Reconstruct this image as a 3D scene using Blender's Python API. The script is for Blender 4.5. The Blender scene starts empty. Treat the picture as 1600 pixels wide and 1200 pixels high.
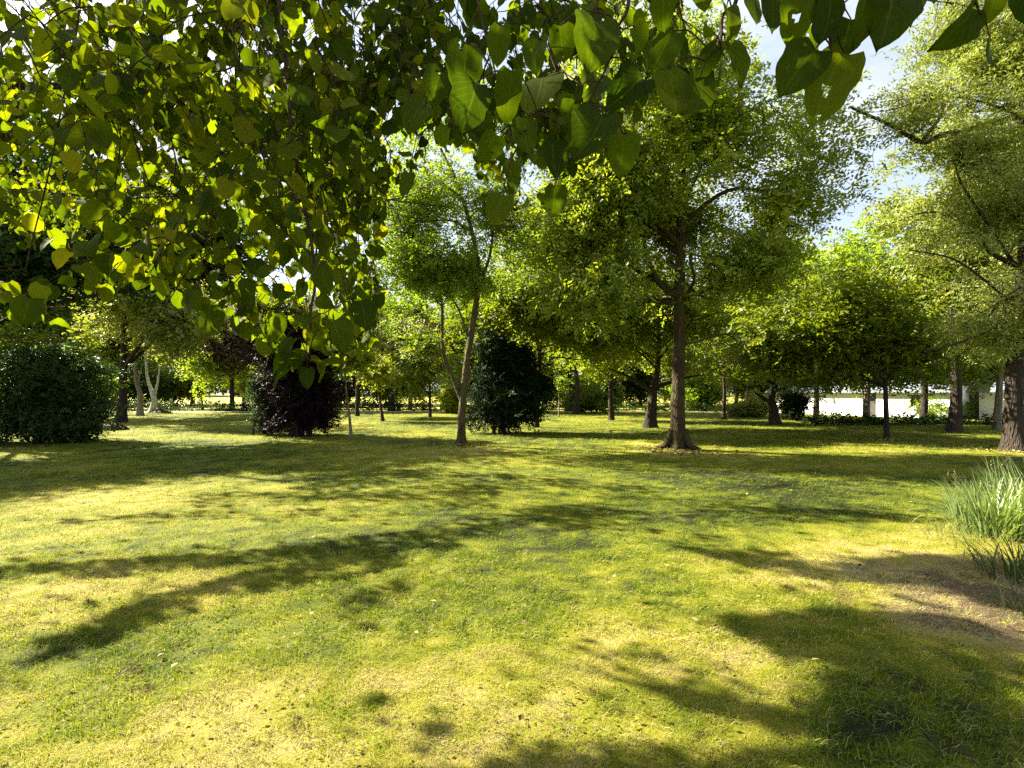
import bpy, math, random
import numpy as np

# ------------------------------------------------------------------ camera, sky, sun, exposure
S = bpy.context.scene
COL = S.collection
R = np.random.default_rng(7)
H, F, HOR = 1.6, 800.0, 615.0            # eye height, focal length and horizon row of the 1600 x 1200 photograph
cam = bpy.data.cameras.new('camera'); co = bpy.data.objects.new('camera', cam); COL.objects.link(co)
co.location = (0, 0, H); co.rotation_euler = (math.radians(90), 0, 0)
cam.sensor_width = 36; cam.lens = 18.0; cam.shift_y = 15 / 1600; cam.clip_end = 3000; cam.clip_start = 0.05
S.camera = co
AZ, EL = math.radians(63), math.radians(36)      # sun: 63 degrees left of straight ahead
SUN = np.array([-math.sin(AZ) * math.cos(EL), math.cos(AZ) * math.cos(EL), math.sin(EL)])
w = bpy.data.worlds.new('World'); S.world = w; w.use_nodes = True
nt = w.node_tree; nt.nodes.clear()
def N(nt, t, **k):
    n = nt.nodes.new(t)
    for a, b in k.items():
        if a == 'inp':
            for c, d in b.items(): n.inputs[c].default_value = d
        else: setattr(n, a, b)
    return n
sky = N(nt, 'ShaderNodeTexSky', sky_type='NISHITA', sun_disc=False, sun_elevation=EL, sun_rotation=-AZ, dust_density=2.0, air_density=1.0)
tc = N(nt, 'ShaderNodeTexCoord')
mp = N(nt, 'ShaderNodeMapping', inp={'Scale': (1.2, 1.2, 3.0)})
nz = N(nt, 'ShaderNodeTexNoise', inp={'Scale': 2.2, 'Detail': 7.0, 'Roughness': 0.6})
rp = N(nt, 'ShaderNodeMapRange', inp={'From Min': 0.42, 'From Max': 0.66, 'To Min': 0.42, 'To Max': 0.95})
mx = N(nt, 'ShaderNodeMix', data_type='RGBA'); mx.inputs[7].default_value = (3.7, 3.9, 4.2, 1)
bg = N(nt, 'ShaderNodeBackground', inp={'Strength': 0.05}); wo = N(nt, 'ShaderNodeOutputWorld')
L = nt.links.new
L(tc.outputs['Generated'], mp.inputs[0]); L(mp.outputs[0], nz.inputs[0]); L(nz.outputs[0], rp.inputs[0])
L(rp.outputs[0], mx.inputs[0]); L(sky.outputs[0], mx.inputs[6]); L(mx.outputs[2], bg.inputs[0]); L(bg.outputs[0], wo.inputs[0])
sl = bpy.data.lights.new('sun', 'SUN'); sl.energy = 5.0; sl.angle = math.radians(0.53); sl.color = (1.0, 0.92, 0.72)
so = bpy.data.objects.new('sun', sl); COL.objects.link(so)
from mathutils import Vector
so.rotation_euler = Vector(SUN).to_track_quat('Z', 'Y').to_euler(); so.location = (-30, 30, 40)
S.view_settings.view_transform = 'Standard'; S.view_settings.look = 'None'
S.view_settings.exposure = 2.6; S.view_settings.gamma = 1.0
S.cycles.max_bounces = 6; S.cycles.diffuse_bounces = 4; S.cycles.glossy_bounces = 2; S.cycles.transmission_bounces = 4
S.cycles.sample_clamp_indirect = 4.0; S.cycles.use_denoising = False

# ------------------------------------------------------------------ helpers
def P(px, py, Y): return np.array([(px - 800) / F * Y, Y, H + (HOR - py) / F * Y])
def G(px, py):
    Y = H * F / (py - HOR); return np.array([(px - 800) / F * Y, Y, 0.0])
def proj(p):
    Y = np.maximum(p[..., 1], 1e-3)
    return 800 + p[..., 0] / Y * F, HOR - (p[..., 2] - H) / Y * F
_T = R.random((256, 256))
def vn(x, y, s, seed=0):
    x = x / s + 37.3 * seed + 900; y = y / s + 11.7 * seed + 900
    i = np.floor(x).astype(int); j = np.floor(y).astype(int); u = x - i; v = y - j
    u = u * u * (3 - 2 * u); v = v * v * (3 - 2 * v)
    t = lambda a, b: _T[a & 255, b & 255]
    return (t(i, j) * (1 - u) + t(i + 1, j) * u) * (1 - v) + (t(i, j + 1) * (1 - u) + t(i + 1, j + 1) * u) * v
def fbm(x, y, s, seed=0, o=4):
    r = 0; a = 0.5; tot = 0
    for k in range(o): r = r + a * vn(x, y, s, seed + k); tot += a; a *= 0.55; s /= 2.1
    return r / tot
def inpoly(x, y, poly):
    r = np.zeros(np.shape(x), bool); n = len(poly)
    for k in range(n):
        x1, y1 = poly[k]; x2, y2 = poly[(k + 1) % n]
        if y1 == y2: continue
        r ^= ((y1 > y) != (y2 > y)) & (x < (x2 - x1) * (y - y1) / (y2 - y1) + x1)
    return r
def unit(v): return v / np.maximum(np.linalg.norm(v, axis=-1, keepdims=True), 1e-9)
class Buf:
    def __init__(s): s.V = []; s.F = {}; s.n = 0; s.A = {}; s.UV = {}
    def add(s, V, Fc, a=None, uv=None):
        V = np.asarray(V, float).reshape(-1, 3); Fc = np.asarray(Fc, int); k = Fc.shape[1]
        s.V.append(V); s.F.setdefault(k, []).append(Fc + s.n)
        s.A.setdefault(k, []).append(np.full(len(Fc), 0.5) if a is None else np.broadcast_to(a, (len(Fc),)))
        if uv is not None: s.UV.setdefault(k, []).append(uv.reshape(-1, 2))
        s.n += len(V)
    def build(s, name, mat, parent=None, smooth=True):
        V = np.concatenate(s.V); me = bpy.data.meshes.new(name)
        me.vertices.add(len(V)); me.vertices.foreach_set('co', V.ravel().astype(np.float32))
        ks = sorted(s.F); cnt = []; idx = []; at = []; uv = []
        for k in ks:
            f = np.concatenate(s.F[k]); idx.append(f.ravel()); cnt.append(np.full(len(f), k)); at.append(np.concatenate(s.A[k]))
            uv.append(np.concatenate(s.UV[k]) if k in s.UV else np.zeros((f.size, 2)))
        idx = np.concatenate(idx).astype(np.int32); cnt = np.concatenate(cnt).astype(np.int32)
        me.loops.add(len(idx)); me.loops.foreach_set('vertex_index', idx)
        me.polygons.add(len(cnt)); st = np.concatenate([[0], np.cumsum(cnt)[:-1]]).astype(np.int32)
        me.polygons.foreach_set('loop_start', st)
        try: me.polygons.foreach_set('loop_total', cnt)
        except Exception: pass
        me.polygons.foreach_set('use_smooth', np.full(len(cnt), smooth))
        me.update(calc_edges=True)
        a = me.attributes.new('rnd', 'FLOAT', 'FACE'); a.data.foreach_set('value', np.concatenate(at).astype(np.float32))
        if s.UV:
            l = me.uv_layers.new(name='leaf'); l.data.foreach_set('uv', np.concatenate(uv).astype(np.float32).ravel())
        me.validate(clean_customdata=False)
        me.materials.append(mat)
        o = bpy.data.objects.new(name, me); COL.objects.link(o)
        if parent is not None:
            o.parent = parent; o.matrix_parent_inverse = parent.matrix_world.inverted()
            o.matrix_parent_inverse = __import__('mathutils').Matrix.Translation(-parent.location)
        return o
def tag(o, label=None, cat=None, group=None, kind=None):
    for k, v in (('label', label), ('category', cat), ('group', group), ('kind', kind)):
        if v: o[k] = v
    return o
def empty(name, loc, label, cat, group=None):
    o = bpy.data.objects.new(name, None); COL.objects.link(o); o.location = [float(c) for c in loc]
    o.empty_display_size = 0.3
    return tag(o, label, cat, group)
def smooth_line(pts, rad, n):
    pts = np.asarray(pts, float); rad = np.asarray(rad, float)
    p = np.vstack([2 * pts[0] - pts[1], pts, 2 * pts[-1] - pts[-2]]); o = []; r = []
    for i in range(len(pts) - 1):
        a, b, c, d = p[i:i + 4]
        for t in np.linspace(0, 1, n, endpoint=False):
            o.append(0.5 * (2 * b + (c - a) * t + (2 * a - 5 * b + 4 * c - d) * t * t + (3 * b - a - 3 * c + d) * t ** 3))
            r.append(rad[i] * (1 - t) + rad[i + 1] * t)
    o.append(pts[-1]); r.append(rad[-1])
    return np.array(o), np.array(r)
def tube(buf, pts, rad, sides=6, lump=0.0, a=None):
    pts = np.asarray(pts, float); rad = np.broadcast_to(np.asarray(rad, float), (len(pts),))
    d = unit(np.gradient(pts, axis=0)); ref = np.array([1.0, 0.13, 0.21]) if abs(d[0][2]) > 0.6 else np.array([0.1, 0.2, 1.0])
    x = unit(np.cross(d, ref)); y = np.cross(d, x); t = np.linspace(0, 2 * np.pi, sides, endpoint=False)
    rr = rad[:, None] * np.ones(sides)
    if lump: rr = rr * (1 + lump * (R.random((len(pts), sides)) - 0.5) + lump * (R.random(sides) - 0.5)[None])
    V = pts[:, None] + rr[..., None] * (np.cos(t)[None, :, None] * x[:, None] + np.sin(t)[None, :, None] * y[:, None])
    m = len(pts); i = np.arange(m - 1)[:, None] * sides; j = np.arange(sides)[None]; k = (j + 1) % sides
    Q = np.stack(np.broadcast_arrays(i + j, i + k, i + sides + k, i + sides + j), -1).reshape(-1, 4)
    buf.add(V, Q, a)
def rand_dirs(n): return unit(R.normal(size=(n, 3)))
def quads(buf, c, ax, nrm, Ln, Wd, a, fold=0.18):
    """one folded diamond leaf per point"""
    ax = unit(ax); b = unit(np.cross(nrm, ax)); n = np.cross(ax, b); Ln = np.asarray(Ln)[:, None]; Wd = np.asarray(Wd)[:, None]
    V = np.stack([c - ax * Ln * .5, c + b * Wd * .5 - ax * Ln * .08 + n * Wd * fold, c + ax * Ln * .5, c - b * Wd * .5 - ax * Ln * .08 + n * Wd * fold], 1)
    m = len(c); buf.add(V, np.arange(4 * m).reshape(m, 4), a)

# ------------------------------------------------------------------ materials
def newmat(name):
    m = bpy.data.materials.new(name); m.use_nodes = True; m.node_tree.nodes.clear(); return m, m.node_tree
def ramp(nt, stops):
    r = N(nt, 'ShaderNodeValToRGB'); e = r.color_ramp.elements
    e[0].position, e[0].color = stops[0][0], (*stops[0][1], 1); e[1].position, e[1].color = stops[-1][0], (*stops[-1][1], 1)
    for p, c in stops[1:-1]: k = e.new(p); k.color = (*c, 1)
    return r
def leafmat(name, stops, trans=0.4, tcol=(1.7, 1.6, 0.7), rough=0.5, spec=0.35, veins=False):
    m, t = newmat(name); l = t.links.new
    at = N(t, 'ShaderNodeAttribute', attribute_name='rnd'); r = ramp(t, stops); l(at.outputs['Fac'], r.inputs[0])
    col = r.outputs[0]; pr = N(t, 'ShaderNodeBsdfPrincipled', inp={'Roughness': rough, 'Specular IOR Level': spec})
    if veins:
        uv = N(t, 'ShaderNodeUVMap', uv_map='leaf'); sx = N(t, 'ShaderNodeSeparateXYZ'); l(uv.outputs[0], sx.inputs[0])
        ab = N(t, 'ShaderNodeMath', operation='ABSOLUTE'); l(sx.outputs[0], ab.inputs[0])
        m1 = N(t, 'ShaderNodeMath', operation='MULTIPLY_ADD', inp={1: -0.55}); l(ab.outputs[0], m1.inputs[0]); l(sx.outputs[1], m1.inputs[2])
        m2 = N(t, 'ShaderNodeMath', operation='MULTIPLY', inp={1: 7.0}); l(m1.outputs[0], m2.inputs[0])
        fr = N(t, 'ShaderNodeMath', operation='PINGPONG', inp={1: 0.5}); l(m2.outputs[0], fr.inputs[0])
        v1 = N(t, 'ShaderNodeMapRange', inp={'From Min': 0.0, 'From Max': 0.07, 'To Min': 1, 'To Max': 0}); l(fr.outputs[0], v1.inputs[0])
        v2 = N(t, 'ShaderNodeMapRange', inp={'From Min': 0.03, 'From Max': 0.07, 'To Min': 1, 'To Max': 0}); l(ab.outputs[0], v2.inputs[0])
        mm = N(t, 'ShaderNodeMath', operation='MAXIMUM'); l(v1.outputs[0], mm.inputs[0]); l(v2.outputs[0], mm.inputs[1])
        nz = N(t, 'ShaderNodeTexNoise', inp={'Scale': 5.0, 'Detail': 3}); l(uv.outputs[0], nz.inputs[0])
        x1 = N(t, 'ShaderNodeMix', data_type='RGBA', blend_type='MULTIPLY', inp={0: 0.5}); l(col, x1.inputs[6]); l(nz.outputs[0], x1.inputs[7])
        x2 = N(t, 'ShaderNodeMix', data_type='RGBA'); l(x1.outputs[2], x2.inputs[6]); x2.inputs[7].default_value = (0.10, 0.12, 0.012, 1)
        k = N(t, 'ShaderNodeMath', operation='MULTIPLY', inp={1: 0.2}); l(mm.outputs[0], k.inputs[0]); l(k.outputs[0], x2.inputs[0])
        col = x2.outputs[2]
        bp = N(t, 'ShaderNodeBump', inp={'Strength': 0.35, 'Distance': 0.002}); l(mm.outputs[0], bp.inputs['Height']); l(bp.outputs[0], pr.inputs['Normal'])
    tm = N(t, 'ShaderNodeMix', data_type='RGBA', blend_type='MULTIPLY', inp={0: 1.0}); l(col, tm.inputs[6]); tm.inputs[7].default_value = (*tcol, 1)
    tr = N(t, 'ShaderNodeBsdfTranslucent'); l(tm.outputs[2], tr.inputs[0]); l(col, pr.inputs['Base Color'])
    ms = N(t, 'ShaderNodeMixShader', inp={0: trans}); o = N(t, 'ShaderNodeOutputMaterial')
    l(pr.outputs[0], ms.inputs[1]); l(tr.outputs[0], ms.inputs[2]); l(ms.outputs[0], o.inputs[0])
    return m
def barkmat(name, c1, c2, scale=6.0, moss=None, stretch=0.25):
    m, t = newmat(name); l = t.links.new
    tc = N(t, 'ShaderNodeTexCoord'); mp = N(t, 'ShaderNodeMapping', inp={'Scale': (1, 1, stretch)}); l(tc.outputs['Object'], mp.inputs[0])
    nz = N(t, 'ShaderNodeTexNoise', inp={'Scale': scale, 'Detail': 8, 'Roughness': 0.65}); l(mp.outputs[0], nz.inputs[0])
    vo = N(t, 'ShaderNodeTexVoronoi', inp={'Scale': scale * 3}); l(mp.outputs[0], vo.inputs[0])
    r = ramp(t, [(0.3, c1), (0.7, c2)]); l(nz.outputs[0], r.inputs[0]); col = r.outputs[0]
    if moss:
        n2 = N(t, 'ShaderNodeTexNoise', inp={'Scale': 2.2, 'Detail': 5}); l(tc.outputs['Object'], n2.inputs[0])
        mr = N(t, 'ShaderNodeMapRange', inp={'From Min': 0.46, 'From Max': 0.62, 'To Max': 0.7}); l(n2.outputs[0], mr.inputs[0])
        x = N(t, 'ShaderNodeMix', data_type='RGBA'); l(mr.outputs[0], x.inputs[0]); l(col, x.inputs[6]); x.inputs[7].default_value = (*moss, 1); col = x.outputs[2]
    ad = N(t, 'ShaderNodeMath', operation='ADD'); l(nz.outputs[0], ad.inputs[0]); l(vo.outputs[0], ad.inputs[1])
    bp = N(t, 'ShaderNodeBump', inp={'Strength': 1.0, 'Distance': 0.06}); l(ad.outputs[0], bp.inputs['Height'])
    pr = N(t, 'ShaderNodeBsdfPrincipled', inp={'Roughness': 0.9, 'Specular IOR Level': 0.2}); l(col, pr.inputs['Base Color']); l(bp.outputs[0], pr.inputs['Normal'])
    o = N(t, 'ShaderNodeOutputMaterial'); l(pr.outputs[0], o.inputs[0]); return m
def plainmat(name, c, rough=0.8, var=0.15, scale=4.0):
    m, t = newmat(name); l = t.links.new
    tc = N(t, 'ShaderNodeTexCoord'); nz = N(t, 'ShaderNodeTexNoise', inp={'Scale': scale, 'Detail': 6}); l(tc.outputs['Object'], nz.inputs[0])
    r = ramp(t, [(0.3, tuple(v * (1 - var) for v in c)), (0.7, tuple(min(.9, v * (1 + var)) for v in c))]); l(nz.outputs[0], r.inputs[0])
    bp = N(t, 'ShaderNodeBump', inp={'Strength': 0.3, 'Distance': 0.01}); l(nz.outputs[0], bp.inputs['Height'])
    pr = N(t, 'ShaderNodeBsdfPrincipled', inp={'Roughness': rough}); l(r.outputs[0], pr.inputs['Base Color']); l(bp.outputs[0], pr.inputs['Normal'])
    o = N(t, 'ShaderNodeOutputMaterial'); l(pr.outputs[0], o.inputs[0]); return m

M = {
 'lime': leafmat('lime_leaf', [(0, (0.015, 0.030, 0.0037)), (.35, (0.045, 0.068, 0.0037)), (.75, (0.088, 0.106, 0.0050)), (1, (0.144, 0.144, 0.0100))], .55, (3.0, 3.0, .5), .7, .08, True),
 'oak': leafmat('oak_leaf', [(0, (.075, .118, .011)), (.6, (.165, .212, .019)), (1, (.27, .29, .042))], .46, (1.8, 1.75, .5)),
 'robinia': leafmat('robinia_leaf', [(0, (0.097, 0.157, 0.0183)), (.6, (0.166, 0.229, 0.0229)), (1, (0.250, 0.286, 0.0343))], .5, (1.7, 1.7, .5)),
 'maple': leafmat('maple_leaf', [(0, (0.056, 0.095, 0.0087)), (.6, (0.117, 0.154, 0.0131)), (1, (0.228, 0.225, 0.0218))], .38, (1.9, 1.9, .6)),
 'yellow': leafmat('yellow_leaf', [(0, (.13, .18, .015)), (.6, (.20, .24, .02)), (1, (.28, .28, .03))], .45, (1.4, 1.3, .5)),
 'cypress': leafmat('cypress_leaf', [(0, (0.100, 0.145, 0.0276)), (.6, (0.221, 0.269, 0.0607)), (1, (0.375, 0.400, 0.1214))], .35, (1.4, 1.3, .6)),
 'greygreen': leafmat('willow_leaf', [(0, (0.094, 0.125, 0.0312)), (.6, (0.172, 0.203, 0.0437)), (1, (0.281, 0.281, 0.0749))], .4, (1.7, 1.6, .6)),
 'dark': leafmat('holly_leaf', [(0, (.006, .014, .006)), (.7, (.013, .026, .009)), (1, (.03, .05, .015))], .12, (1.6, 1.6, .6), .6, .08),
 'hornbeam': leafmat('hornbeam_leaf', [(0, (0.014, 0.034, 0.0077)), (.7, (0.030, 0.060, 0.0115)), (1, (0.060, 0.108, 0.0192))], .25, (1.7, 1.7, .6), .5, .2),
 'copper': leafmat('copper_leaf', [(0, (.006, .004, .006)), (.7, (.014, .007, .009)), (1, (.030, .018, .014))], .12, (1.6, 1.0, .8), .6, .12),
 'plum': leafmat('plum_leaf', [(0, (.05, .035, .03)), (.6, (.09, .065, .05)), (1, (.15, .13, .08))], .3, (1.5, 1.2, .8)),
 'field': leafmat('field_leaf', [(0, (.20, .20, .03)), (1, (.34, .30, .06))], .35, (1.2, 1.2, .5)),
 'sword': leafmat('sword_leaf', [(0, (.10, .14, .04)), (.6, (.19, .25, .09)), (.9, (.28, .32, .13)), (1, (.38, .32, .16))], .35, (1.3, 1.4, .5), .4, .5),
 'lowplant': leafmat('low_plant_leaf', [(0, (.03, .05, .015)), (.7, (.07, .09, .03)), (1, (.2, .16, .08))], .3),
 'grass': leafmat('grass_blade', [(0, (.060, .110, .003)), (.30, (.150, .205, .006)), (.5, (.235, .255, .014)), (.68, (.34, .30, .065)), (.88, (.43, .38, .19)), (1, (.06, .04, .02))], .38, (1.25, 1.25, .5), .7, .1),
 'bark': barkmat('oak_bark', (.020, .013, .007), (.085, .055, .024), 11, (.06, .065, .02)),
 'bark_thin': barkmat('robinia_bark', (.05, .036, .02), (.15, .11, .055), 9, (.07, .075, .025)),
 'bark_dark': barkmat('dark_bark', (.022, .016, .013), (.06, .045, .033), 8),
 'bark_grey': barkmat('grey_bark', (.10, .085, .06), (.27, .23, .16), 9),
 'bark_birch': barkmat('birch_bark', (.25, .24, .21), (.75, .73, .68), 5, None, 2.0),
 'twig': barkmat('twig_bark', (.05, .025, .018), (.11, .065, .04), 30),
 'dead': barkmat('dead_twig', (.10, .075, .045), (.24, .19, .12), 12),
}

# ------------------------------------------------------------------ ground
DRY = [  # dry straw patches: px, py, radius x, radius y (m), strength
 (700, 1090, 1.3, .8, .30), (150, 930, 1.1, .7, .14), (1330, 850, 2.6, .8, .22), (1600, 945, 1.0, 1.2, .78), (1500, 985, .5, .3, .35), (1480, 830, 1.4, .7, .20), (120, 780, 1.3, .9, .16),
 (330, 1170, .9, .35, .25), (1250, 1050, .6, .6, .25), (640, 720, 3.5, 1.6, .16), (960, 980, .7, .4, .22), (1200, 890, 1.0, .5, .25),
 (720, 702, 1.2, .9, .3), (1060, 705, 2.0, 1.6, .3), (190, 662, 2.5, 1.5, .3), (430, 760, 1.4, .7, .18)]
GRN = [(800, 960, 1.6, .5, .22), (250, 1010, 1.2, .4, .2), (950, 745, 3, 1.5, .15), (1420, 1120, .8, .5, .3), (600, 840, 2.5, .8, .15), (1150, 760, 3, 2, .2)]
def dryness(x, y):
    d = 0.32 + 0.62 * (fbm(x, y, 2.6, 1) - 0.5) + 0.45 * (fbm(x, y, .55, 9) - 0.5) + 0.55 * (fbm(x, y, .13, 15, 2) - 0.5)
    for lst, sg in ((DRY, 1), (GRN, -1)):
        for px, py, rx, ry, s in lst:
            g = G(px, py); d = d + sg * s * np.exp(-(((x - g[0]) / rx) ** 2 + ((y - g[1]) / ry) ** 2))
    return d
def zground(x, y):
    f = np.clip((np.hypot(x, y) - 0.0) / 6, 0, 1)
    return 0.05 * f * (fbm(x, y, 5.0, 21) - 0.5) + 0.03 * (fbm(x, y, 1.1, 31) - 0.5)
def groundmat(name, stops, detail=60.0):
    m, t = newmat(name); l = t.links.new
    at = N(t, 'ShaderNodeAttribute', attribute_name='dry'); tc = N(t, 'ShaderNodeTexCoord')
    nz = N(t, 'ShaderNodeTexNoise', inp={'Scale': detail, 'Detail': 6, 'Roughness': .7}); l(tc.outputs['Object'], nz.inputs[0])
    n2 = N(t, 'ShaderNodeTexNoise', inp={'Scale': 3.1, 'Detail': 8, 'Roughness': .7}); l(tc.outputs['Object'], n2.inputs[0])
    a = N(t, 'ShaderNodeMath', operation='MULTIPLY_ADD', inp={1: .9, 2: -.47}); l(nz.outputs[0], a.inputs[0])
    b = N(t, 'ShaderNodeMath', operation='MULTIPLY_ADD', inp={1: .5, 2: -.25}); l(n2.outputs[0], b.inputs[0])
    c = N(t, 'ShaderNodeMath', operation='ADD'); l(a.outputs[0], c.inputs[0]); l(b.outputs[0], c.inputs[1])
    d = N(t, 'ShaderNodeMath', operation='ADD'); l(c.outputs[0], d.inputs[0]); l(at.outputs['Fac'], d.inputs[1])
    r = ramp(t, stops); l(d.outputs[0], r.inputs[0])
    bp = N(t, 'ShaderNodeBump', inp={'Strength': .9, 'Distance': .04}); l(nz.outputs[0], bp.inputs['Height'])
    pr = N(t, 'ShaderNodeBsdfPrincipled', inp={'Roughness': .9, 'Specular IOR Level': .15}); l(r.outputs[0], pr.inputs['Base Color']); l(bp.outputs[0], pr.inputs['Normal'])
    o = N(t, 'ShaderNodeOutputMaterial'); l(pr.outputs[0], o.inputs[0]); return m
def sheet(name, xs, ys, z, mat, dry=None, kind='structure'):
    X, Y = np.meshgrid(xs, ys); Z = z(X, Y) if callable(z) else np.full(X.shape, z)
    nx, ny = len(xs), len(ys); b = Buf()
    i = (np.arange(ny - 1)[:, None] * nx + np.arange(nx - 1)[None])
    b.add(np.stack([X, Y, Z], -1), np.stack([i, i + 1, i + nx + 1, i + nx], -1).reshape(-1, 4))
    o = b.build(name, mat)
    a = o.data.attributes.new('dry', 'FLOAT', 'POINT')
    v = dryness(X, Y) if dry is None else np.full(X.shape, dry) + .3 * (fbm(X, Y, 6, 3) - .5)
    a.data.foreach_set('value', v.ravel().astype(np.float32)); tag(o, kind=kind); return o
GR = [(0, (.014, .016, .003)), (.16, (.06, .075, .004)), (.32, (.12, .135, .006)), (.5, (.19, .18, .012)), (.72, (.29, .245, .06)), (.84, (.29, .23, .11)), (.96, (.13, .09, .05))]
def axis(lo, hi, near, s):
    k = [0.0]
    while k[-1] < hi: k.append(k[-1] + s * max(1, k[-1] / near))
    return np.array(k)
ax = axis(0, 45, 8, .12); xs = np.concatenate([-ax[:0:-1], ax]); ys = np.concatenate([np.arange(-8, .5, .5), 0.6 + axis(0, 42, 8, .1)])
sheet('lawn', xs, ys, zground, groundmat('lawn_ground', GR))
sheet('ground', np.linspace(-600, 600, 80), np.linspace(-200, 900, 80), -0.06, groundmat('meadow_ground', GR, 20), .42)
# a pale gravel track along the far edge of the lawn, and the sunlit hay field past it
b = Buf(); xx = np.linspace(-48, 60, 80); yy = 44.0 + .8 * np.sin(xx * .07)
sheet('track', np.linspace(-60, 70, 60), np.linspace(43.2, 45.0, 4), lambda x, y: 0.03 + 0 * x, groundmat('gravel', [(0, (.30, .27, .2)), (1, (.5, .46, .36))], 40), .5)
sheet('field', np.linspace(-160, 160, 80), np.linspace(52, 150, 40), lambda x, y: 0.02 + 0.012 * np.maximum(y - 52, 0), groundmat('hay_field', [(0, (.22, .24, .03)), (.5, (.36, .33, .06)), (1, (.46, .40, .12))], 3), .5)

# lawn grass: single blades, thinner with distance
def lawn_blades():
    b = Buf()
    for y0, y1, dens, hh, ww, seg in ((1.7, 3.2, 12000, .027, .0026, 2), (3.2, 5.2, 6500, .029, .0036, 2), (5.2, 8.5, 2600, .034, .0055, 1), (8.5, 14, 800, .040, .010, 1), (14, 24, 170, .06, .018, 1), (24, 42, 36, .07, .035, 1)):
        n = int(dens * (y1 * y1 - y0 * y0) * 1.06); y = np.sqrt(R.uniform(y0 * y0, y1 * y1, n)); x = R.uniform(-1.06, 1.06, n) * y
        # tufts: keep blades where the clump noise is high
        cl = fbm(x, y, .14 if y1 < 9 else .5, 5, 2); keep = R.random(n) < np.clip((cl - .28) * 3.4, .10, 1); x, y = x[keep], y[keep]; n = len(x)
        d = dryness(x, y); z = zground(x, y); a = np.clip(d + R.normal(0, .16, n) + .02, 0, .95); a[R.random(n) < .02] = 1; a[(fbm(x, y, .10, 91, 2) > .80)] = 1; st = R.random(n) < .10 + .12 * (d > .5); a[st] = R.uniform(.72, .95, st.sum())
        th = R.uniform(0, 2 * np.pi, n); lean = np.abs(R.normal(.75, .5, n)) + .25 * (d > .6) + 1.4 * st; h = hh * R.uniform(.45, 1.6, n) * (.6 + .9 * fbm(x, y, .22, 17, 2)) * (1.15 - .35 * np.clip(d, 0, 1)); wd = ww * R.uniform(.6, 1.4, n)
        dirv = np.stack([np.cos(th), np.sin(th), 0 * th], 1); sd = np.stack([-np.sin(th + .6), np.cos(th + .6), 0 * th], 1); up = np.array([0, 0, 1.])
        base = np.stack([x, y, z - .004], 1); hw = (wd / 2)[:, None]; hv = h[:, None]; lv = lean[:, None]
        tip = base + up * hv * np.clip(1 - .25 * lv, .3, 1) + dirv * hv * lv * 1.1
        if seg == 1: b.add(np.stack([base - sd * hw, base + sd * hw, tip], 1), np.arange(3 * n).reshape(n, 3), a)
        else:
            mid = base + up * hv * .62 + dirv * hv * lv * .35
            V = np.stack([base - sd * hw, base + sd * hw, mid + sd * hw * .8, mid - sd * hw * .8, tip], 1); i = np.arange(n)[:, None] * 5
            b.add(V, i + np.array([[0, 1, 2, 3]]), a)
            b.F.setdefault(3, []).append(b.F[4][-1][:, [3, 2, 0]] * 0 + (i + np.array([[3, 2, 4]])) + (b.n - 5 * n)); b.A.setdefault(3, []).append(a)
    # clover and plantain leaves low in the sward
    n = 16000; y = np.sqrt(R.uniform(1.7 ** 2, 9 ** 2, n)); x = R.uniform(-1.05, 1.05, n) * y; k = fbm(x, y, .5, 44, 3) > .54; x, y = x[k], y[k]; n = len(x)
    c = np.stack([x, y, zground(x, y) + R.uniform(.008, .03, n)], 1); th = R.uniform(0, 6.28, n)
    quads(b, c, np.stack([np.cos(th), np.sin(th), R.normal(0, .25, n)], 1), unit(np.array([0, 0, 1.]) + R.normal(0, .35, (n, 3))), R.uniform(.015, .035, n), R.uniform(.012, .024, n), np.clip(dryness(x, y) - .22 + R.normal(0, .06, n), 0, .5), .1)
    # fallen leaves and straw
    n = 420; y = np.sqrt(R.uniform(1.9 ** 2, 16 ** 2, n)); x = R.uniform(-1, 1, n) * y; th = R.uniform(0, 6.28, n)
    c = np.stack([x, y, zground(x, y) + .03], 1)
    quads(b, c, np.stack([np.cos(th), np.sin(th), 0 * th], 1), unit(np.array([0, 0, 1.]) + R.normal(0, .4, (n, 3))), R.uniform(.03, .06, n), R.uniform(.02, .04, n), R.choice([.8, .9, 1.0], n), .15)
    for px, py, rr_, n in ((1060, 705, 1.5, 420), (721, 696, .9, 160), (1386, 688, .8, 120), (1586, 707, 1.3, 220), (190, 662, 1.2, 120)):
        g = G(px, py); d = rr_ * np.abs(R.normal(0, .6, n)); th = R.uniform(0, 6.28, n); x = g[0] + d * np.cos(th); y = g[1] + d * np.sin(th)
        quads(b, np.stack([x, y, zground(x, y) + R.uniform(.01, .05, n)], 1), rand_dirs(n) * [1, 1, .3], unit(np.array([0, 0, 1.]) + R.normal(0, .4, (n, 3))), R.uniform(.06, .13, n), R.uniform(.03, .07, n), R.choice([.75, .85, 1.0, 1.0], n), .15)
    return b
tag(lawn_blades().build('grass', M['grass'], None, False), 'short mown lawn grass, green with dry straw patches', 'grass', kind='stuff')

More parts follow.
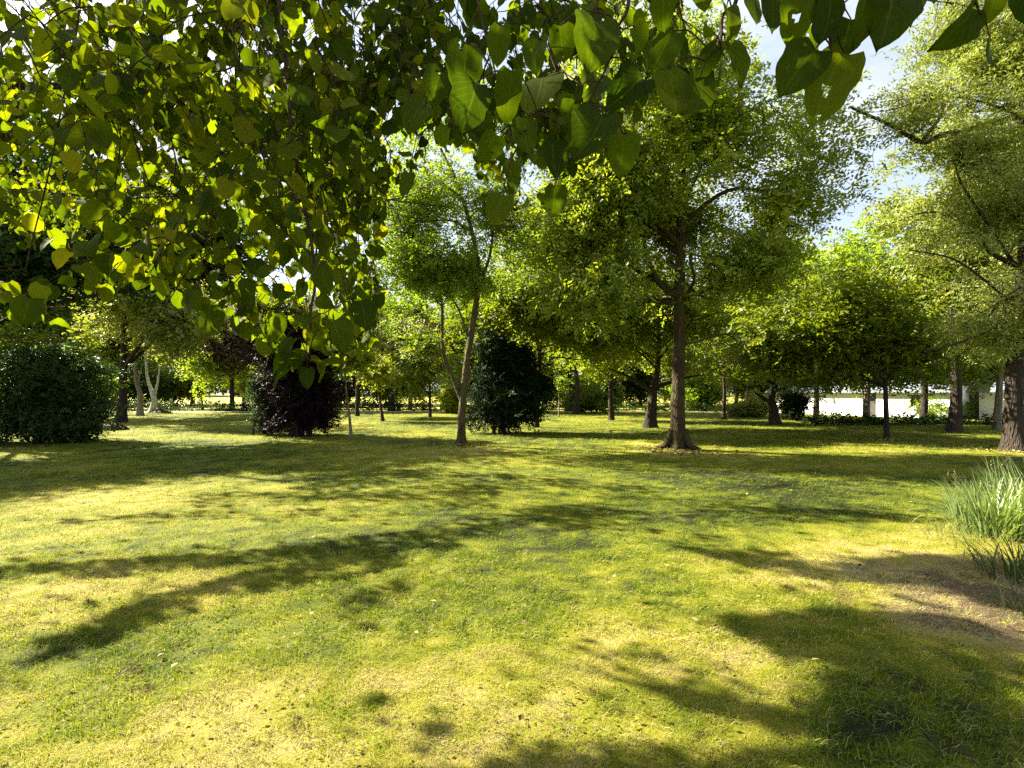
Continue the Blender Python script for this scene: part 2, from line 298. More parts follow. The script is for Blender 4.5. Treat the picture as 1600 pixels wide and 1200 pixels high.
# ------------------------------------------------------------------ trees
def ell_points(n, c, r, shell=.55):
    d = rand_dirs(n); k = R.random(n) ** shell; ph = R.uniform(0, 6.28, 6)
    k = k * (.86 + .20 * np.sin(3.1 * d[:, 0] + 4 * d[:, 2] + ph[0]) + .16 * np.sin(5.3 * d[:, 1] - 4.2 * d[:, 2] + ph[1]) + .12 * np.sin(7.7 * d[:, 0] + 6.1 * d[:, 1] + ph[2]))
    return np.asarray(c) + d * k[:, None] * np.asarray(r)
FULL = 2.0
def leaves(buf, centers, per, spread, L, W=.55, flat=.65, jitter=1.0, droop=0.0, ccol=None, outc=None):
    ns = max(2, int(per * FULL / 7)); m = len(centers) * ns; L = L * 1.15
    c0 = np.repeat(centers, ns, 0) + R.normal(size=(m, 3)) * np.array([spread, spread, spread * flat])
    sd = R.normal(size=(m, 3)); sd[:, 2] = sd[:, 2] * .35 - .25 - droop
    if outc is not None: sd = sd + .6 * unit(c0 - outc)
    sd = unit(sd); sn = unit(np.array([0, 0, .9]) + R.normal(size=(m, 3)) * .5 * jitter); sn = unit(sn - (sn * sd).sum(1)[:, None] * sd); sb = np.cross(sn, sd)
    k = np.tile(np.arange(7), m); c = np.repeat(c0, 7, 0); n = len(c); S7, B7, N7 = (np.repeat(z, 7, 0) for z in (sd, sb, sn)); sg = np.where(k % 2, 1., -1.)
    c = c + S7 * ((k - 3) * .42 * L)[:, None] + B7 * (sg * .42 * L * R.uniform(.5, 1.2, n))[:, None] + N7 * (R.normal(size=n) * .12 * L)[:, None] - np.array([0, 0, 1.]) * (((k - 1) * .1 * L) * R.random(n))[:, None]
    axv = S7 * .55 + B7 * sg[:, None] * .8 + R.normal(size=(n, 3)) * .28; nr = N7 + R.normal(size=(n, 3)) * .33
    l = L * R.uniform(.65, 1.3, n); cc = np.repeat(R.random(len(centers)) if ccol is None else ccol, ns * 7)
    quads(buf, c, axv, unit(nr), l, l * W * R.uniform(.85, 1.2, n), np.clip(.5 * cc + .2 * np.repeat(R.random(m), 7) + .3 * R.random(n), 0, 1))
def tree(name, label, cat, group, trunk, rad, ells, per, L, leaf, bark, limbs=14, spread=.38, sides=8, flare=1.3, slope=.55, W=.55, droop=0.0, shell=.55, extra=None, zmin=None, twigs=True, flat=.65, bias=None, cut=None, gap=1.8, parts=('trunk', 'crown')):
    """trunk: list of stems, each a list of world points; rad: base radius of each; ells: (centre, radii, clusters)"""
    base = np.asarray(trunk[0][0], float); o = empty(name, base, label, cat, group)
    gs = .22 * (np.mean([np.mean(e[1]) for e in ells]) + 2.5); C = np.concatenate([ell_points(int(n * gap), c, r, shell) for c, r, n in ells]); C = C[C[:, 2] > .15]
    if gap > 1: C = C[.5 * vn(C[:, 0] + .5 * C[:, 2], C[:, 1] * .6 + C[:, 2], gs, 61) + .5 * vn(C[:, 1] - .4 * C[:, 2], C[:, 0] * .7 + C[:, 2] * .9, gs * .8, 67) > .465]
    if cut is not None: C = C[cut(C)]
    tb = Buf(); axis_p = []; axis_r = []
    for st, r in zip(trunk, rad):
        r = r * .85; st = np.asarray(st, float); m = len(st); q = np.linspace(0, 1, m); rr = r * (1 - .8 * q)
        p, rr = smooth_line(st, rr, 8); hgt = p[:, 2] - base[2]
        if st is not None and abs(st[0][2]) < .3:
            rr = rr * (1 + (flare - 1) * np.exp(-np.maximum(hgt, 0) / (.9 * r + .05))); p[0, 2] -= .06
        tube(tb, p, rr, sides, .10 if r > .1 else .05); axis_p.append(p); axis_r.append(rr)
    AP = np.concatenate(axis_p); AR = np.concatenate(axis_r); lo = zmin if zmin is not None else base[2] + .22 * (AP[:, 2].max() - base[2])
    ok = AP[:, 2] >= min(lo, AP[:, 2].max() - .2); AP, AR = AP[ok], AR[ok]
    K = min(limbs, len(C)); pick = [int(np.argmax(C[:, 2]))]; dmin = np.linalg.norm(C - C[pick[0]], axis=1)
    for _ in range(K - 1):
        j = int(np.argmax(dmin * R.uniform(.7, 1, len(C)))); pick.append(j); dmin = np.minimum(dmin, np.linalg.norm(C - C[j], axis=1))
    LP = []
    for j in pick:
        t = C[j]; hd = np.hypot(AP[:, 0] - t[0], AP[:, 1] - t[1]); want = t[2] - slope * hd
        i = int(np.argmin(np.abs(AP[:, 2] - want) + .25 * hd)); a = AP[i]; v = t - a; ln = np.linalg.norm(v)
        mid1 = a + v * .35 + np.array([0, 0, .10 * ln]) + R.normal(size=3) * .05 * ln; mid2 = a + v * .7 + np.array([0, 0, .08 * ln]) + R.normal(size=3) * .05 * ln
        r0 = min(AR[i] * .6, .022 * ln + .012)
        p, rr = smooth_line([a, mid1, mid2, t], [r0, r0 * .7, r0 * .42, .008], 5); tube(tb, p, rr, 5); LP.append(p)
    LPc = np.concatenate(LP) if LP else AP
    if twigs:
        for j in range(len(C)):
            if j in pick: continue
            d2 = ((LPc - C[j]) ** 2).sum(1); a = LPc[int(np.argmin(d2))]
            p, rr = smooth_line([a, (a + C[j]) / 2 + R.normal(size=3) * .08 + [0, 0, .05], C[j]], [.014, .010, .005], 3); tube(tb, p, rr, 3)
    if extra:
        for pts, r0 in extra:
            p, rr = smooth_line(pts, np.linspace(r0, r0 * .3, len(pts)), 6); tube(tb, p, rr, 6, .06)
    tb.build(parts[0], bark, o)
    cb = Buf(); ctr = np.mean([e[0] for e in ells], axis=0)
    leaves(cb, C, per, spread, L, W, flat, 1.0, droop, None, ctr)
    cb.build(parts[1], leaf, o, False); return o
def vert(px, py, h, lean=(0, 0), n=4, wob=.05):
    g = G(px, py); q = np.linspace(0, 1, n)
    return [g + np.array([lean[0] * t + (R.normal() * wob if 0 < t < 1 else 0), lean[1] * t, h * t]) for t in q]
def V(*a): return np.array(a, float)
PARK = 'trees growing on the lawn'; BACK = 'trees at the far edge of the lawn'

# the pin oak right of the middle
Y = 14.7
oak_stem = [G(1060, 702), P(1059, 640, Y), P(1061, 540, Y), P(1062, 430, Y), P(1066, 300, Y + .1), P(1060, 160, Y), P(1064, 20, Y), P(1066, -60, Y)]
tw = []
for a, bb, r in (((1050, 440), (935, 441), .022), ((1050, 466), (930, 472), .03), ((1052, 492), (893, 517), .03), ((1072, 538), (1178, 520), .06), ((1075, 560), (1150, 585), .02), ((1072, 575), (1180, 610), .02), ((1070, 490), (1020, 494), .02), ((1048, 420), (985, 412), .018), ((1075, 470), (1130, 478), .025)):
    p0 = P(*a, Y); p1 = P(*bb, Y - R.uniform(-1.2, 1.2)); tw.append(([p0, (p0 + p1) / 2 + R.normal(size=3) * .06, p1], r * .6))
for th in np.linspace(.3, 6.3, 7)[:-1]:
    g0 = G(1060, 702); d = V(math.cos(th), math.sin(th), 0); tw.append(([g0 + d * .20 + V(0, 0, .55), g0 + d * .36 + V(0, 0, .16), g0 + d * .62 + V(0, 0, .02), g0 + d * .95 + V(0, 0, -.08)], .11))
tw.append(([P(1062, 462, Y), P(1040, 452, Y), P(1020, 425, Y), P(1008, 390, Y), P(1005, 330, Y + .3), P(990, 250, Y + .6)], .11))
tw.append(([P(1066, 440, Y), P(1095, 462, Y - .4), P(1130, 470, Y - .8)], .05))
for k in range(46):
    p0 = P(1085 + R.random() * 80, 520 + R.random() * 50, Y + R.uniform(-1, 1)); p1 = p0 + V(R.uniform(.2, .9), R.uniform(-.4, .4), R.uniform(-.45, .1)); tw.append(([p0, (p0 + p1) / 2 + V(0, 0, .07), p1], .008))
tree('oak_tree', 'tall oak with a thick straight brown trunk flared at its foot, right of the middle', 'tree', PARK,
     [oak_stem], [.27], [((4.4, 14.7, 9.6), (4.3, 4.0, 4.8), 250), ((2.5, 14.4, 6.2), (2.6, 2.4, 1.9), 105), ((7.3, 14.6, 6.9), (1.9, 2.0, 1.2), 40), ((1.7, 14.6, 9), (1.8, 2, 2.8), 60), ((4.7, 14.5, 4.9), (3, 2.4, .8), 40), ((2.2, 14, 4.2), (1.9, 1.6, 1.0), 46), ((8.4, 15, 9.0), (1.7, 1.6, 2.4), 40), ((6.8, 14.4, 5.2), (2.0, 1.8, 1.1), 40), ((3.4, 13.6, 7.4), (2.4, 1.6, 1.6), 50), ((5.4, 13.4, 8.6), (2.4, 1.6, 1.6), 46), ((4.9, 16.2, 7.0), (3.0, 1.0, 1.9), 100)],
     60, .12, M['oak'], M['bark'], 30, .36, 14, 1.6, .35, .45, .25, zmin=4.2, extra=tw, cut=lambda C: ~((C[:, 0] / C[:, 1] > .60) & (C[:, 2] < 5.5)) & ~((C[:, 1] < 15.2) & (abs(C[:, 0] / C[:, 1] - .31) < .06) & (C[:, 2] < 6.4) & (C[:, 2] > 3)))
# the forked robinia left of the middle
Y = 16.0
tree('robinia_tree', 'slender forked tree with an airy yellow-green crown, its twin stems joined low down', 'tree', PARK,
     [[G(721, 693), P(722, 640, Y), P(729, 570, Y), P(743, 480, Y), P(748, 430, Y), P(737, 360, Y), P(712, 280, Y), P(690, 235, Y), P(672, 190, Y)],
      [P(723, 630, Y), P(708, 590, Y), P(692, 545, Y - .2), P(690, 470, Y - .3), P(672, 420, Y - .4), P(640, 380, Y - .5)], [P(748, 445, Y), P(765, 400, Y), P(772, 345, Y), P(778, 280, Y), P(800, 210, Y)],
      [P(733, 360, Y), P(705, 345, Y), P(670, 346, Y - .3), P(620, 352, Y - .5)], [P(735, 540, Y), P(715, 480, Y), P(690, 450, Y), P(655, 430, Y)]],
     [.15, .095, .065, .045, .04], [((-2.6, 16, 7.8), (2.3, 2.2, 2.2), 85), ((-2.7, 15.8, 5.2), (2.2, 2, 1.3), 100), ((-.4, 16, 7.2), (1.4, 1.6, 2), 50), ((-1.5, 16, 10.3), (2.2, 2, 1.6), 60), ((-3.2, 15.6, 3.7), (1.2, 1.2, .6), 26), ((-3.4, 16.4, 6.6), (1.6, 1.6, 1.6), 40), ((-1.0, 16.3, 5.4), (1.6, 1.4, 1.2), 36)],
     70, .10, M['robinia'], M['bark_thin'], 16, .34, 10, 1.8, .5, .42, .1, zmin=3, flat=.45)
# the right-hand feathery tree with the long bare limb
Y = 14.3
tree('cypress_tree', 'large feathery pale green tree on the right, its long bare limb reaching left', 'tree', PARK,
     [[G(1586, 705), P(1584, 640, Y), P(1588, 540, Y), P(1600, 400, Y), P(1606, 230, Y), P(1604, 60, Y), P(1600, -120, Y)]],
     [.27], [((14.6, 14.3, 9.0), (4.3, 3.6, 5.6), 430), ((12.9, 13.6, 6.4), (2.2, 2.2, 2.0), 120), ((13.3, 13.4, 11.4), (3.2, 2.6, 1.6), 130), ((14.8, 14, 4.6), (2.6, 2.4, 1.2), 90), ((13.4, 14.6, 3.4), (1.5, 1.5, .9), 50), ((10.8, 13.1, 9.1), (1.7, .8, .5), 44), ((11.6, 13.3, 8.0), (1.0, .8, .5), 26), ((12.6, 13.0, 10.2), (1.6, 1.2, .8), 50), ((9.3, 13.0, 8.9), (1.2, .6, .4), 26), ((9.9, 13.0, 8.5), (.9, .5, .3), 16)],
     60, .105, M['cypress'], M['bark_dark'], 36, .32, 10, 1.7, .2, .32, .1, zmin=3, flat=.4,
     extra=[([P(1606, 178, Y), P(1540, 195, Y - .5), P(1470, 212, Y - .8), P(1440, 222, Y - .9), P(1390, 195, Y - 1.2), P(1330, 168, Y - 1.4)], .10), ([P(1440, 222, Y - .9), P(1470, 180, Y - 1), P(1480, 140, Y - 1.2)], .05),
            ([P(1586, 500, Y), P(1550, 515, Y - .5), P(1500, 535, Y - .9), P(1450, 548, Y - 1.2)], .05), ([P(1590, 420, Y), P(1510, 300, Y - 1), P(1490, 250, Y - 1.5)], .05), ([P(1588, 480, Y), P(1500, 410, Y - 1), P(1420, 390, Y - 1.3)], .04)],
     cut=lambda C: ~((C[:, 0] / C[:, 1] < .74) & (C[:, 2] < 8.2) & (C[:, 2] > 6.6)) & (C[:, 0] / C[:, 1] > .62))
# the crown hiding the sky between the robinia and the oak
tree('maple_tree', 'mid green maple rising behind the dark holly bush', 'tree', PARK, [vert(838, 668, 9, (.3, .2))], [.16],
     [((1.6, 23.5, 7.4), (3.1, 2.6, 3.6), 150), ((2.6, 22.5, 4.6), (2.6, 2.2, 1.3), 70), ((.9, 20.2, 5.2), (1.9, 1.2, 1.2), 60), ((-1.0, 22.5, 5.6), (1.6, 1.4, 1.3), 40)], 60, .17, M['maple'], M['bark_dark'], 16, .5, 8, zmin=2.5)
tree('spreading_tree', 'low dark spreading tree with a short thick trunk, just left of the oak trunk', 'tree', PARK,
     [[G(1015, 668), P(1018, 640, 24), P(1022, 605, 24), P(1028, 570, 24), P(1030, 500, 24)], [P(1021, 612, 24), P(985, 590, 24), P(950, 575, 23.5)], [P(1022, 606, 24), P(1065, 592, 24), P(1100, 585, 23.5)]], [.33, .16, .14],
     [((6.6, 24, 5.4), (4.3, 3.6, 2.2), 170), ((3.6, 23.6, 4.4), (2.3, 2, 1.1), 60)], 55, .16, M['maple'], M['bark_dark'], 18, .5, 9, 1.5, .3, zmin=1.8)
tree('ash_tree', 'small tree with a straight dark trunk, behind and left of the spreading tree', 'tree', BACK, [vert(955, 656, 6, (.2, 0))], [.22],
     [((6.0, 31, 5.2), (3.6, 3, 2.6), 110)], 45, .2, M['oak'], M['bark_dark'], 12, .55, 7, zmin=2)
tree('forked_tree', 'dark trunk forking low under a dense green crown, right of the oak', 'tree', PARK,
     [[G(1211, 663), P(1209, 640, 27), P(1206, 622, 27), P(1214, 590, 27), P(1220, 520, 27)], [P(1208, 632, 27), P(1190, 620, 27), P(1160, 600, 26.5)]], [.33, .16],
     [((13.2, 26.5, 5.0), (4.2, 3.4, 2.9), 190), ((15.5, 26, 3.3), (2.6, 2, 1.1), 60), ((11.5, 26.5, 3.6), (2.4, 2, 1.2), 50), ((13.6, 27, 6.4), (3.4, 2.6, 1.5), 80)], 60, .18, M['maple'], M['bark_dark'], 18, .55, 8, 1.3, .3, zmin=1.6)
tree('young_maple', 'young maple with a broad dense crown on a thin dark trunk, mid-right of the lawn', 'tree', PARK, [vert(1386, 686, 5.4, (-.2, 0))], [.11],
     [((11.6, 18.4, 3.95), (3.4, 2.6, 1.95), 200), ((13.8, 18, 3.5), (1.9, 1.8, 1.4), 80), ((10.2, 18.4, 3.2), (1.8, 1.6, 1.0), 50)], 65, .15, M['maple'], M['bark_dark'], 16, .45, 8, 1.2, .5, zmin=1.6)
tree('golden_tree', 'tree with a golden yellow crown top showing above the dense maples', 'tree', BACK, [vert(1275, 655, 7.5, (.2, 0))], [.22],
     [((15.4, 31, 8.9), (3.4, 2.6, 1.6), 130)], 55, .19, M['yellow'], M['bark_grey'], 12, .5, 8, zmin=3)
tree('lime_green_tree', 'tall light green tree crown behind the young maple, near the white house', 'tree', BACK, [vert(1353, 660, 9, (.4, 0))], [.2],
     [((19.0, 26, 7.6), (3.6, 3, 2.9), 170), ((16.5, 25, 6.2), (2.8, 2.4, 2.2), 90)], 60, .17, M['robinia'], M['bark_grey'], 14, .5, 8, zmin=3)
tree('thick_trunk_tree', 'tree with a thick dark red-brown trunk standing before the white house', 'tree', BACK, [vert(1443, 657, 8, (.2, 0))], [.23],
     [((24, 30, 7.2), (4, 3.4, 3.4), 150), ((21, 29.5, 4.2), (2.6, 2, 1.5), 70), ((25.5, 29, 3.6), (2.4, 2, 1.4), 70), ((22.0, 29.0, 2.7), (4.6, 1.6, .7), 70)], 55, .2, M['maple'], M['bark_dark'], 14, .55, 8, zmin=3)
tree('alder_tree', 'slim greyish trunk close left of the big feathery tree', 'tree', PARK, [vert(1557, 671, 7, (.2, 0))], [.17],
     [((21.0, 22.6, 5.8), (2.8, 2.4, 3.2), 130), ((19.4, 22, 3.6), (1.7, 1.6, 1.0), 40)], 50, .15, M['oak'], M['bark_grey'], 12, .45, 8, zmin=3)
# left side
tree('walnut_tree', 'tree with a dark thick trunk on the left, just beyond the big hornbeam bush', 'tree', PARK, [vert(190, 660, 8, (.3, 0))], [.3],
     [((-20.5, 28, 7.4), (4.2, 3.6, 3.4), 190), ((-18, 27.5, 5.0), (2.6, 2.2, 1.4), 60)], 55, .19, M['greygreen'], M['bark_dark'], 16, .55, 8, 1.5, zmin=2.8)
tree('alder_tree', 'pale twin-stemmed tree left of the white birch trunk', 'tree', BACK, [[G(219, 650), P(219, 615, 36.5), P(212, 590, 36.5), P(212, 520, 36.5)], [P(219, 620, 36.5), P(216, 600, 36.5), P(222, 570, 36.5)]], [.27, .14],
     [((-26.4, 36.5, 8.2), (3.6, 3, 3.4), 110)], 50, .24, M['greygreen'], M['bark_grey'], 12, .6, 8, 1.4, zmin=3)
tree('birch_tree', 'birch with a crooked white trunk on the left of the lawn', 'tree', BACK, [[G(238, 645), P(241, 625, 42), P(236, 608, 42), P(230, 585, 42), P(226, 520, 42)], [P(240, 622, 42), P(246, 600, 42), P(250, 570, 42)]], [.3, .15],
     [((-28.5, 42, 8.5), (3.6, 3, 3.4), 90)], 45, .26, M['greygreen'], M['bark_birch'], 12, .6, 8, 1.3, zmin=3)
tree('sycamore_tree', 'small bright green tree between the birch and the purple plum tree', 'tree', BACK, [vert(316, 640, 4.5)], [.14],
     [((-28.5, 47, 4.2), (2.8, 2.2, 2.2), 80)], 45, .25, M['robinia'], M['bark_dark'], 8, .5, 6, zmin=1.4)
tree('plum_tree', 'purple-grey leaved plum tree on a thin dark trunk, left of the copper beech', 'tree', BACK, [vert(363, 641, 8.5)], [.28],
     [((-26.0, 48, 7.4), (4.6, 3.4, 3.4), 130)], 50, .27, M['plum'], M['bark_dark'], 12, .65, 7, zmin=3)
tree('sapling', 'pale thin sapling stem with yellow-green leaves, right of the copper beech', 'tree', PARK, [[G(549, 684), P(546, 650, 18.8), P(541, 610, 18.8), P(540, 575, 18.8)]], [.075],
     [((-5.7, 18.8, 2.9), (.75, .7, .55), 26)], 26, .14, M['yellow'], M['bark_grey'], 6, .25, 7, 1.3, zmin=1.3)
tree('sapling', 'young dark-stemmed sapling with a yellow-green head, beyond the pale sapling', 'tree', PARK, [[G(598, 658), P(595, 635, 29.8), P(592, 612, 29.8), P(592, 580, 29.8)]], [.13],
     [((-7.9, 29.8, 3.1), (1.5, 1.2, .9), 50)], 30, .2, M['yellow'], M['bark_dark'], 8, .3, 7, 1.5, zmin=1.3)
tree('elm_tree', 'dark slim trunk beyond the two saplings', 'tree', BACK, [vert(558, 650, 6)], [.2], [((-11, 36, 6.0), (3, 2.4, 2.4), 70)], 45, .24, M['maple'], M['bark_dark'], 8, .55, 6, zmin=2.4)
tree('plum_tree', 'purple leaved tree behind the forked robinia', 'tree', BACK, [vert(612, 642, 6)], [.4], [((-9.6, 45, 6.4), (3.6, 2.6, 2.2), 70)], 45, .26, M['plum'], M['bark_dark'], 8, .55, 6, zmin=2.4)
tree('hazel_tree', 'round green hazel with leaves almost to the ground, just left of the robinia trunk', 'tree', BACK, [vert(672, 652, 5)], [.15], [((-5.9, 34, 3.9), (2.2, 1.8, 2.3), 110)], 45, .2, M['maple'], M['bark_dark'], 8, .45, 6, zmin=.8)
tree('sapling', 'thin pale sapling with a few light leaves right of the dark holly', 'tree', BACK, [vert(873, 651, 3.2)], [.07], [((3.2, 35.4, 2.5), (.8, .8, .6), 22)], 24, .2, M['robinia'], M['bark_grey'], 5, .25, 6, zmin=1.4)
tree('elm_tree', 'dark trunk in shade at the lawn edge beyond the pale sapling', 'tree', BACK, [vert(890, 642, 7)], [.5], [((5, 47, 7), (4, 3, 3), 90)], 45, .28, M['maple'], M['bark_dark'], 8, .6, 6, zmin=2.6)
tree('pear_tree', 'thin dark trunk right behind the oak trunk', 'tree', BACK, [vert(1131, 656, 5)], [.14], [((12.8, 31, 4.8), (2.4, 2, 1.9), 60)], 45, .2, M['oak'], M['bark_dark'], 8, .45, 6, zmin=2)
tree('pear_tree', 'trunk leaning right at the far edge of the lawn, left of the low forked tree', 'tree', BACK, [[G(1160, 644), P(1166, 625, 44), P(1170, 590, 44)]], [.38], [((20, 44, 5.4), (3, 2.4, 2.2), 70)], 45, .26, M['oak'], M['bark_dark'], 8, .5, 6, zmin=2.4)
# tall trees behind, between lawn and field
for px, Y, zc, rx, rz, n, leaf, lab in (
    (40, 34, 9.5, 5.0, 5.0, 170, 'maple', 'big green tree filling the far left behind the hornbeam bush'), (300, 56, 10.5, 5.2, 4.6, 110, 'greygreen', 'tall grey-green tree beyond the birch and the plum tree'),
    (455, 50, 9.0, 4.6, 4.6, 110, 'maple', 'tall green tree standing behind the copper beech'), (640, 52, 8.6, 5.0, 4.2, 110, 'robinia', 'light green tree far behind the forked robinia'),
    (760, 46, 8.0, 4.2, 4.4, 120, 'maple', 'green tree far behind the holly bush'), (900, 40, 9.5, 4.6, 5.0, 150, 'oak', 'tall yellowish green tree behind the maple and left of the oak'),
    (1050, 52, 8.6, 4.8, 4.6, 130, 'oak', 'olive green tree far behind the oak trunk'), (1220, 46, 8.6, 4.6, 4.0, 110, 'maple', 'green tree far behind the low forked tree'),
    (180, 66, 9.0, 7.5, 6.5, 120, 'maple', 'large tree at the field edge far behind the dark-trunked walnut'), (380, 70, 9.5, 7.5, 6.5, 110, 'oak', 'large olive tree at the field edge behind the plum tree'), (560, 68, 9.0, 6.5, 6.0, 110, 'maple', 'large tree at the field edge behind the pale sapling'),
    (830, 64, 9.0, 6.5, 6.5, 120, 'robinia', 'large light green tree at the field edge behind the holly bush'), (1000, 62, 9.0, 6.5, 6.5, 120, 'maple', 'large dark green tree at the field edge behind the spreading tree'), (1150, 64, 9.0, 6.5, 6.5, 120, 'maple', 'large tree at the field edge right of the oak trunk'), (-20, 48, 9.0, 6.0, 6.5, 120, 'oak', 'large tree cut by the left edge behind the hornbeam bush'),
    (1530, 34, 8.0, 4.4, 4.4, 120, 'maple', 'green tree behind the slim alder and the white house'), (1490, 21, 9.4, 3.0, 3.4, 150, 'cypress', 'pale feathery tree behind the long bare limb')):
    x = (px - 800) / F * Y
    tree('broadleaf_tree', lab, 'tree', BACK, [[V(x, Y, 0), V(x + .1, Y, 2), V(x - .1, Y, zc * .6), V(x, Y, zc + rz * .5)]], [.3], [((x, Y, zc), (rx, rx * .8, rz), n), ((x, Y - .5, zc - rz * .62), (rx * 1.05, rx * .7, rz * .45), n // 2)], 55, .006 * Y + .03, M[leaf], M['bark_dark'], 12, .014 * Y + .1, 7, zmin=2.6)
# the tree whose crown shades the left of the lawn
tree('beech_tree', 'big dark tree at the left edge, its crown above the hornbeam bush', 'tree', PARK, [[V(-18.6, 16.5, 0), V(-18.5, 16.5, 3), V(-18, 16.5, 7), V(-17.5, 16, 11)]], [.32],
     [((-17.0, 17.0, 8.0), (3.2, 3.4, 3.2), 220), ((-18.8, 13.2, 6.6), (2.6, 3.0, 2.4), 200), ((-14.6, 19, 7.5), (2.6, 2.6, 2.0), 120), ((-15.5, 16, 5.6), (2.2, 3, 1.2), 80), ((-11.8, 19.5, 7.2), (2.6, 2.4, 1.5), 90)], 55, .17, M['hornbeam'], M['bark_dark'], 18, .5, 8, zmin=3)

# ------------------------------------------------------------------ shrubs
def shrub(name, label, px, py, ells, per, L, leaf, spread=.28, stems=9, bark='bark_dark', group=None, W=.6, cat='bush', shell=.42, flat=.7):
    g = G(px, py); o = empty(name, g, label, cat, group); b = Buf(); C = np.concatenate([ell_points(n, g + np.array(c), np.array(r) * (1.0 if q else 1.08), shell) for q in (0, 1) for c, r, n in [(c, r, int(n * .62)) for c, r, n in ells]]); C = C[C[:, 2] > .1]
    for k in range(stems):
        t = C[R.integers(len(C))]; a = g + V(R.normal() * .2, R.normal() * .2, -.05); m = a + (t - a) * .5 + V(0, 0, .25)
        p, rr = smooth_line([a, m, t], [.05, .03, .01], 6); tube(b, p, rr, 5)
    b.build('stem', M[bark], o); c = Buf(); k = .5 * vn(C[:, 0], C[:, 2] + C[:, 1] * .5, .5, 81) + .5 * vn(C[:, 1], C[:, 2] - C[:, 0] * .4, .45, 83); C = C[k > .36]
    out = ell_points(44, g + np.array(ells[0][0]) + V(0, 0, .5), np.array(ells[0][1]) * 1.36, .12); out = out[out[:, 2] > .3]; leaves(c, out, 12, spread * .7, L, W, flat, 1.15, .0, None, g + V(0, 0, 1))
    leaves(c, C, per, spread, L, W, flat, 1.15, .1, None, g + V(0, 0, 1.5)); c.build('foliage', M[leaf], o, False); return o
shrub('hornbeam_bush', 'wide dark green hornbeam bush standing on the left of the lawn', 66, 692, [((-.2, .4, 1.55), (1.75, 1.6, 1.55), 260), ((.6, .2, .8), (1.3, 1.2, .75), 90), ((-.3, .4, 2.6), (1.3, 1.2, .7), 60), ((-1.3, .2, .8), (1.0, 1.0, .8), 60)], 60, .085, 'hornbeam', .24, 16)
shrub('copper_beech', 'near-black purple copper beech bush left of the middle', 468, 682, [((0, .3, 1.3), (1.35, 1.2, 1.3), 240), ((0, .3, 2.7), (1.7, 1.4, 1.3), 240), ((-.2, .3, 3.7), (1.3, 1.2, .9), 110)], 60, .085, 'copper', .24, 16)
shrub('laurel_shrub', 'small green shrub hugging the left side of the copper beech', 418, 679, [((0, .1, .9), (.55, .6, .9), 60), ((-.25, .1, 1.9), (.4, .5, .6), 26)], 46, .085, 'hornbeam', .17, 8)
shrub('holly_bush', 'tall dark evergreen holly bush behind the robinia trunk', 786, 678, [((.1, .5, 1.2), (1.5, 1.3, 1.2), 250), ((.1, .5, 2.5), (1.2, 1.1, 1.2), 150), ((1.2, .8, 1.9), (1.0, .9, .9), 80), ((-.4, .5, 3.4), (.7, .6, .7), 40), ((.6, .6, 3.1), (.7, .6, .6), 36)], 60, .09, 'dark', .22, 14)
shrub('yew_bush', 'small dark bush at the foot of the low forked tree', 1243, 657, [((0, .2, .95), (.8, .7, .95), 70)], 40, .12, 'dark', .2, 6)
shrub('olive_bush', 'low olive shrub at the lawn edge right of the oak', 1172, 652, [((0, .2, .5), (2.0, .8, .5), 90)], 40, .12, 'greygreen', .2, 6)
shrub('laurel_shrub', 'rounded light green shrub in front of the white house', 1482, 654, [((0, .3, .6), (1.9, .9, .6), 90)], 40, .12, 'robinia', .2, 6)
shrub('elder_bush', 'bright yellow-green bush in the sun beyond the robinia trunk', 706, 646, [((0, .2, 1.1), (1.0, .8, 1.1), 60)], 40, .18, 'yellow', .25, 6)
shrub('elder_bush', 'bright bush in the sun just right of the oak trunk', 1100, 642, [((.5, 2, 1.5), (2.4, 1.6, 1.4), 90)], 40, .2, 'robinia', .3, 6)
shrub('elder_bush', 'leafy bush left of the spreading tree', 905, 646, [((1, 1, 1.0), (2.2, 1.2, .9), 80)], 40, .2, 'maple', .3, 6)
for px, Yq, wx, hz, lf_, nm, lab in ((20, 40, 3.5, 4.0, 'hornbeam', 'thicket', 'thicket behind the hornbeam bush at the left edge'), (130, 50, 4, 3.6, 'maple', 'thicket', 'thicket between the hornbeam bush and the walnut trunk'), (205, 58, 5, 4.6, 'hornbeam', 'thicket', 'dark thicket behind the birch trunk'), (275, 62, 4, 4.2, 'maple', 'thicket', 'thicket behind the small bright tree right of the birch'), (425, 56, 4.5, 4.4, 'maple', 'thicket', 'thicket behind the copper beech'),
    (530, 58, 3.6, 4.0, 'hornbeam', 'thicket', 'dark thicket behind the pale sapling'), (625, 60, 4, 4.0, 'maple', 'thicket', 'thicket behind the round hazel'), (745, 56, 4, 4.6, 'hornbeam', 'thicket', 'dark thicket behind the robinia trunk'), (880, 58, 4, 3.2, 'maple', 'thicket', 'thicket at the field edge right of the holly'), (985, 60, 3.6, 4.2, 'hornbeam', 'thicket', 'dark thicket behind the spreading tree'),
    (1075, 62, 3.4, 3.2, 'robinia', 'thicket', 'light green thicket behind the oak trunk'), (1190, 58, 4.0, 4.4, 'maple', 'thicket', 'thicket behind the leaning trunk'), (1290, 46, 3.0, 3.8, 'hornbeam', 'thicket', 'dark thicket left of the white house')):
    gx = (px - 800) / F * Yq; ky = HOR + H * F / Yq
    shrub(nm, lab, px, ky, [((0, 0, hz * .5), (wx, 1.6, hz * .5), 70), ((wx * .3, 0, hz * .75), (wx * .5, 1.2, hz * .4), 34), ((-wx * .4, .3, hz * .62), (wx * .4, 1.2, hz * .4), 26)], 34, .26, lf_, .36, 6, 'bark_dark', 'thickets along the field edge')
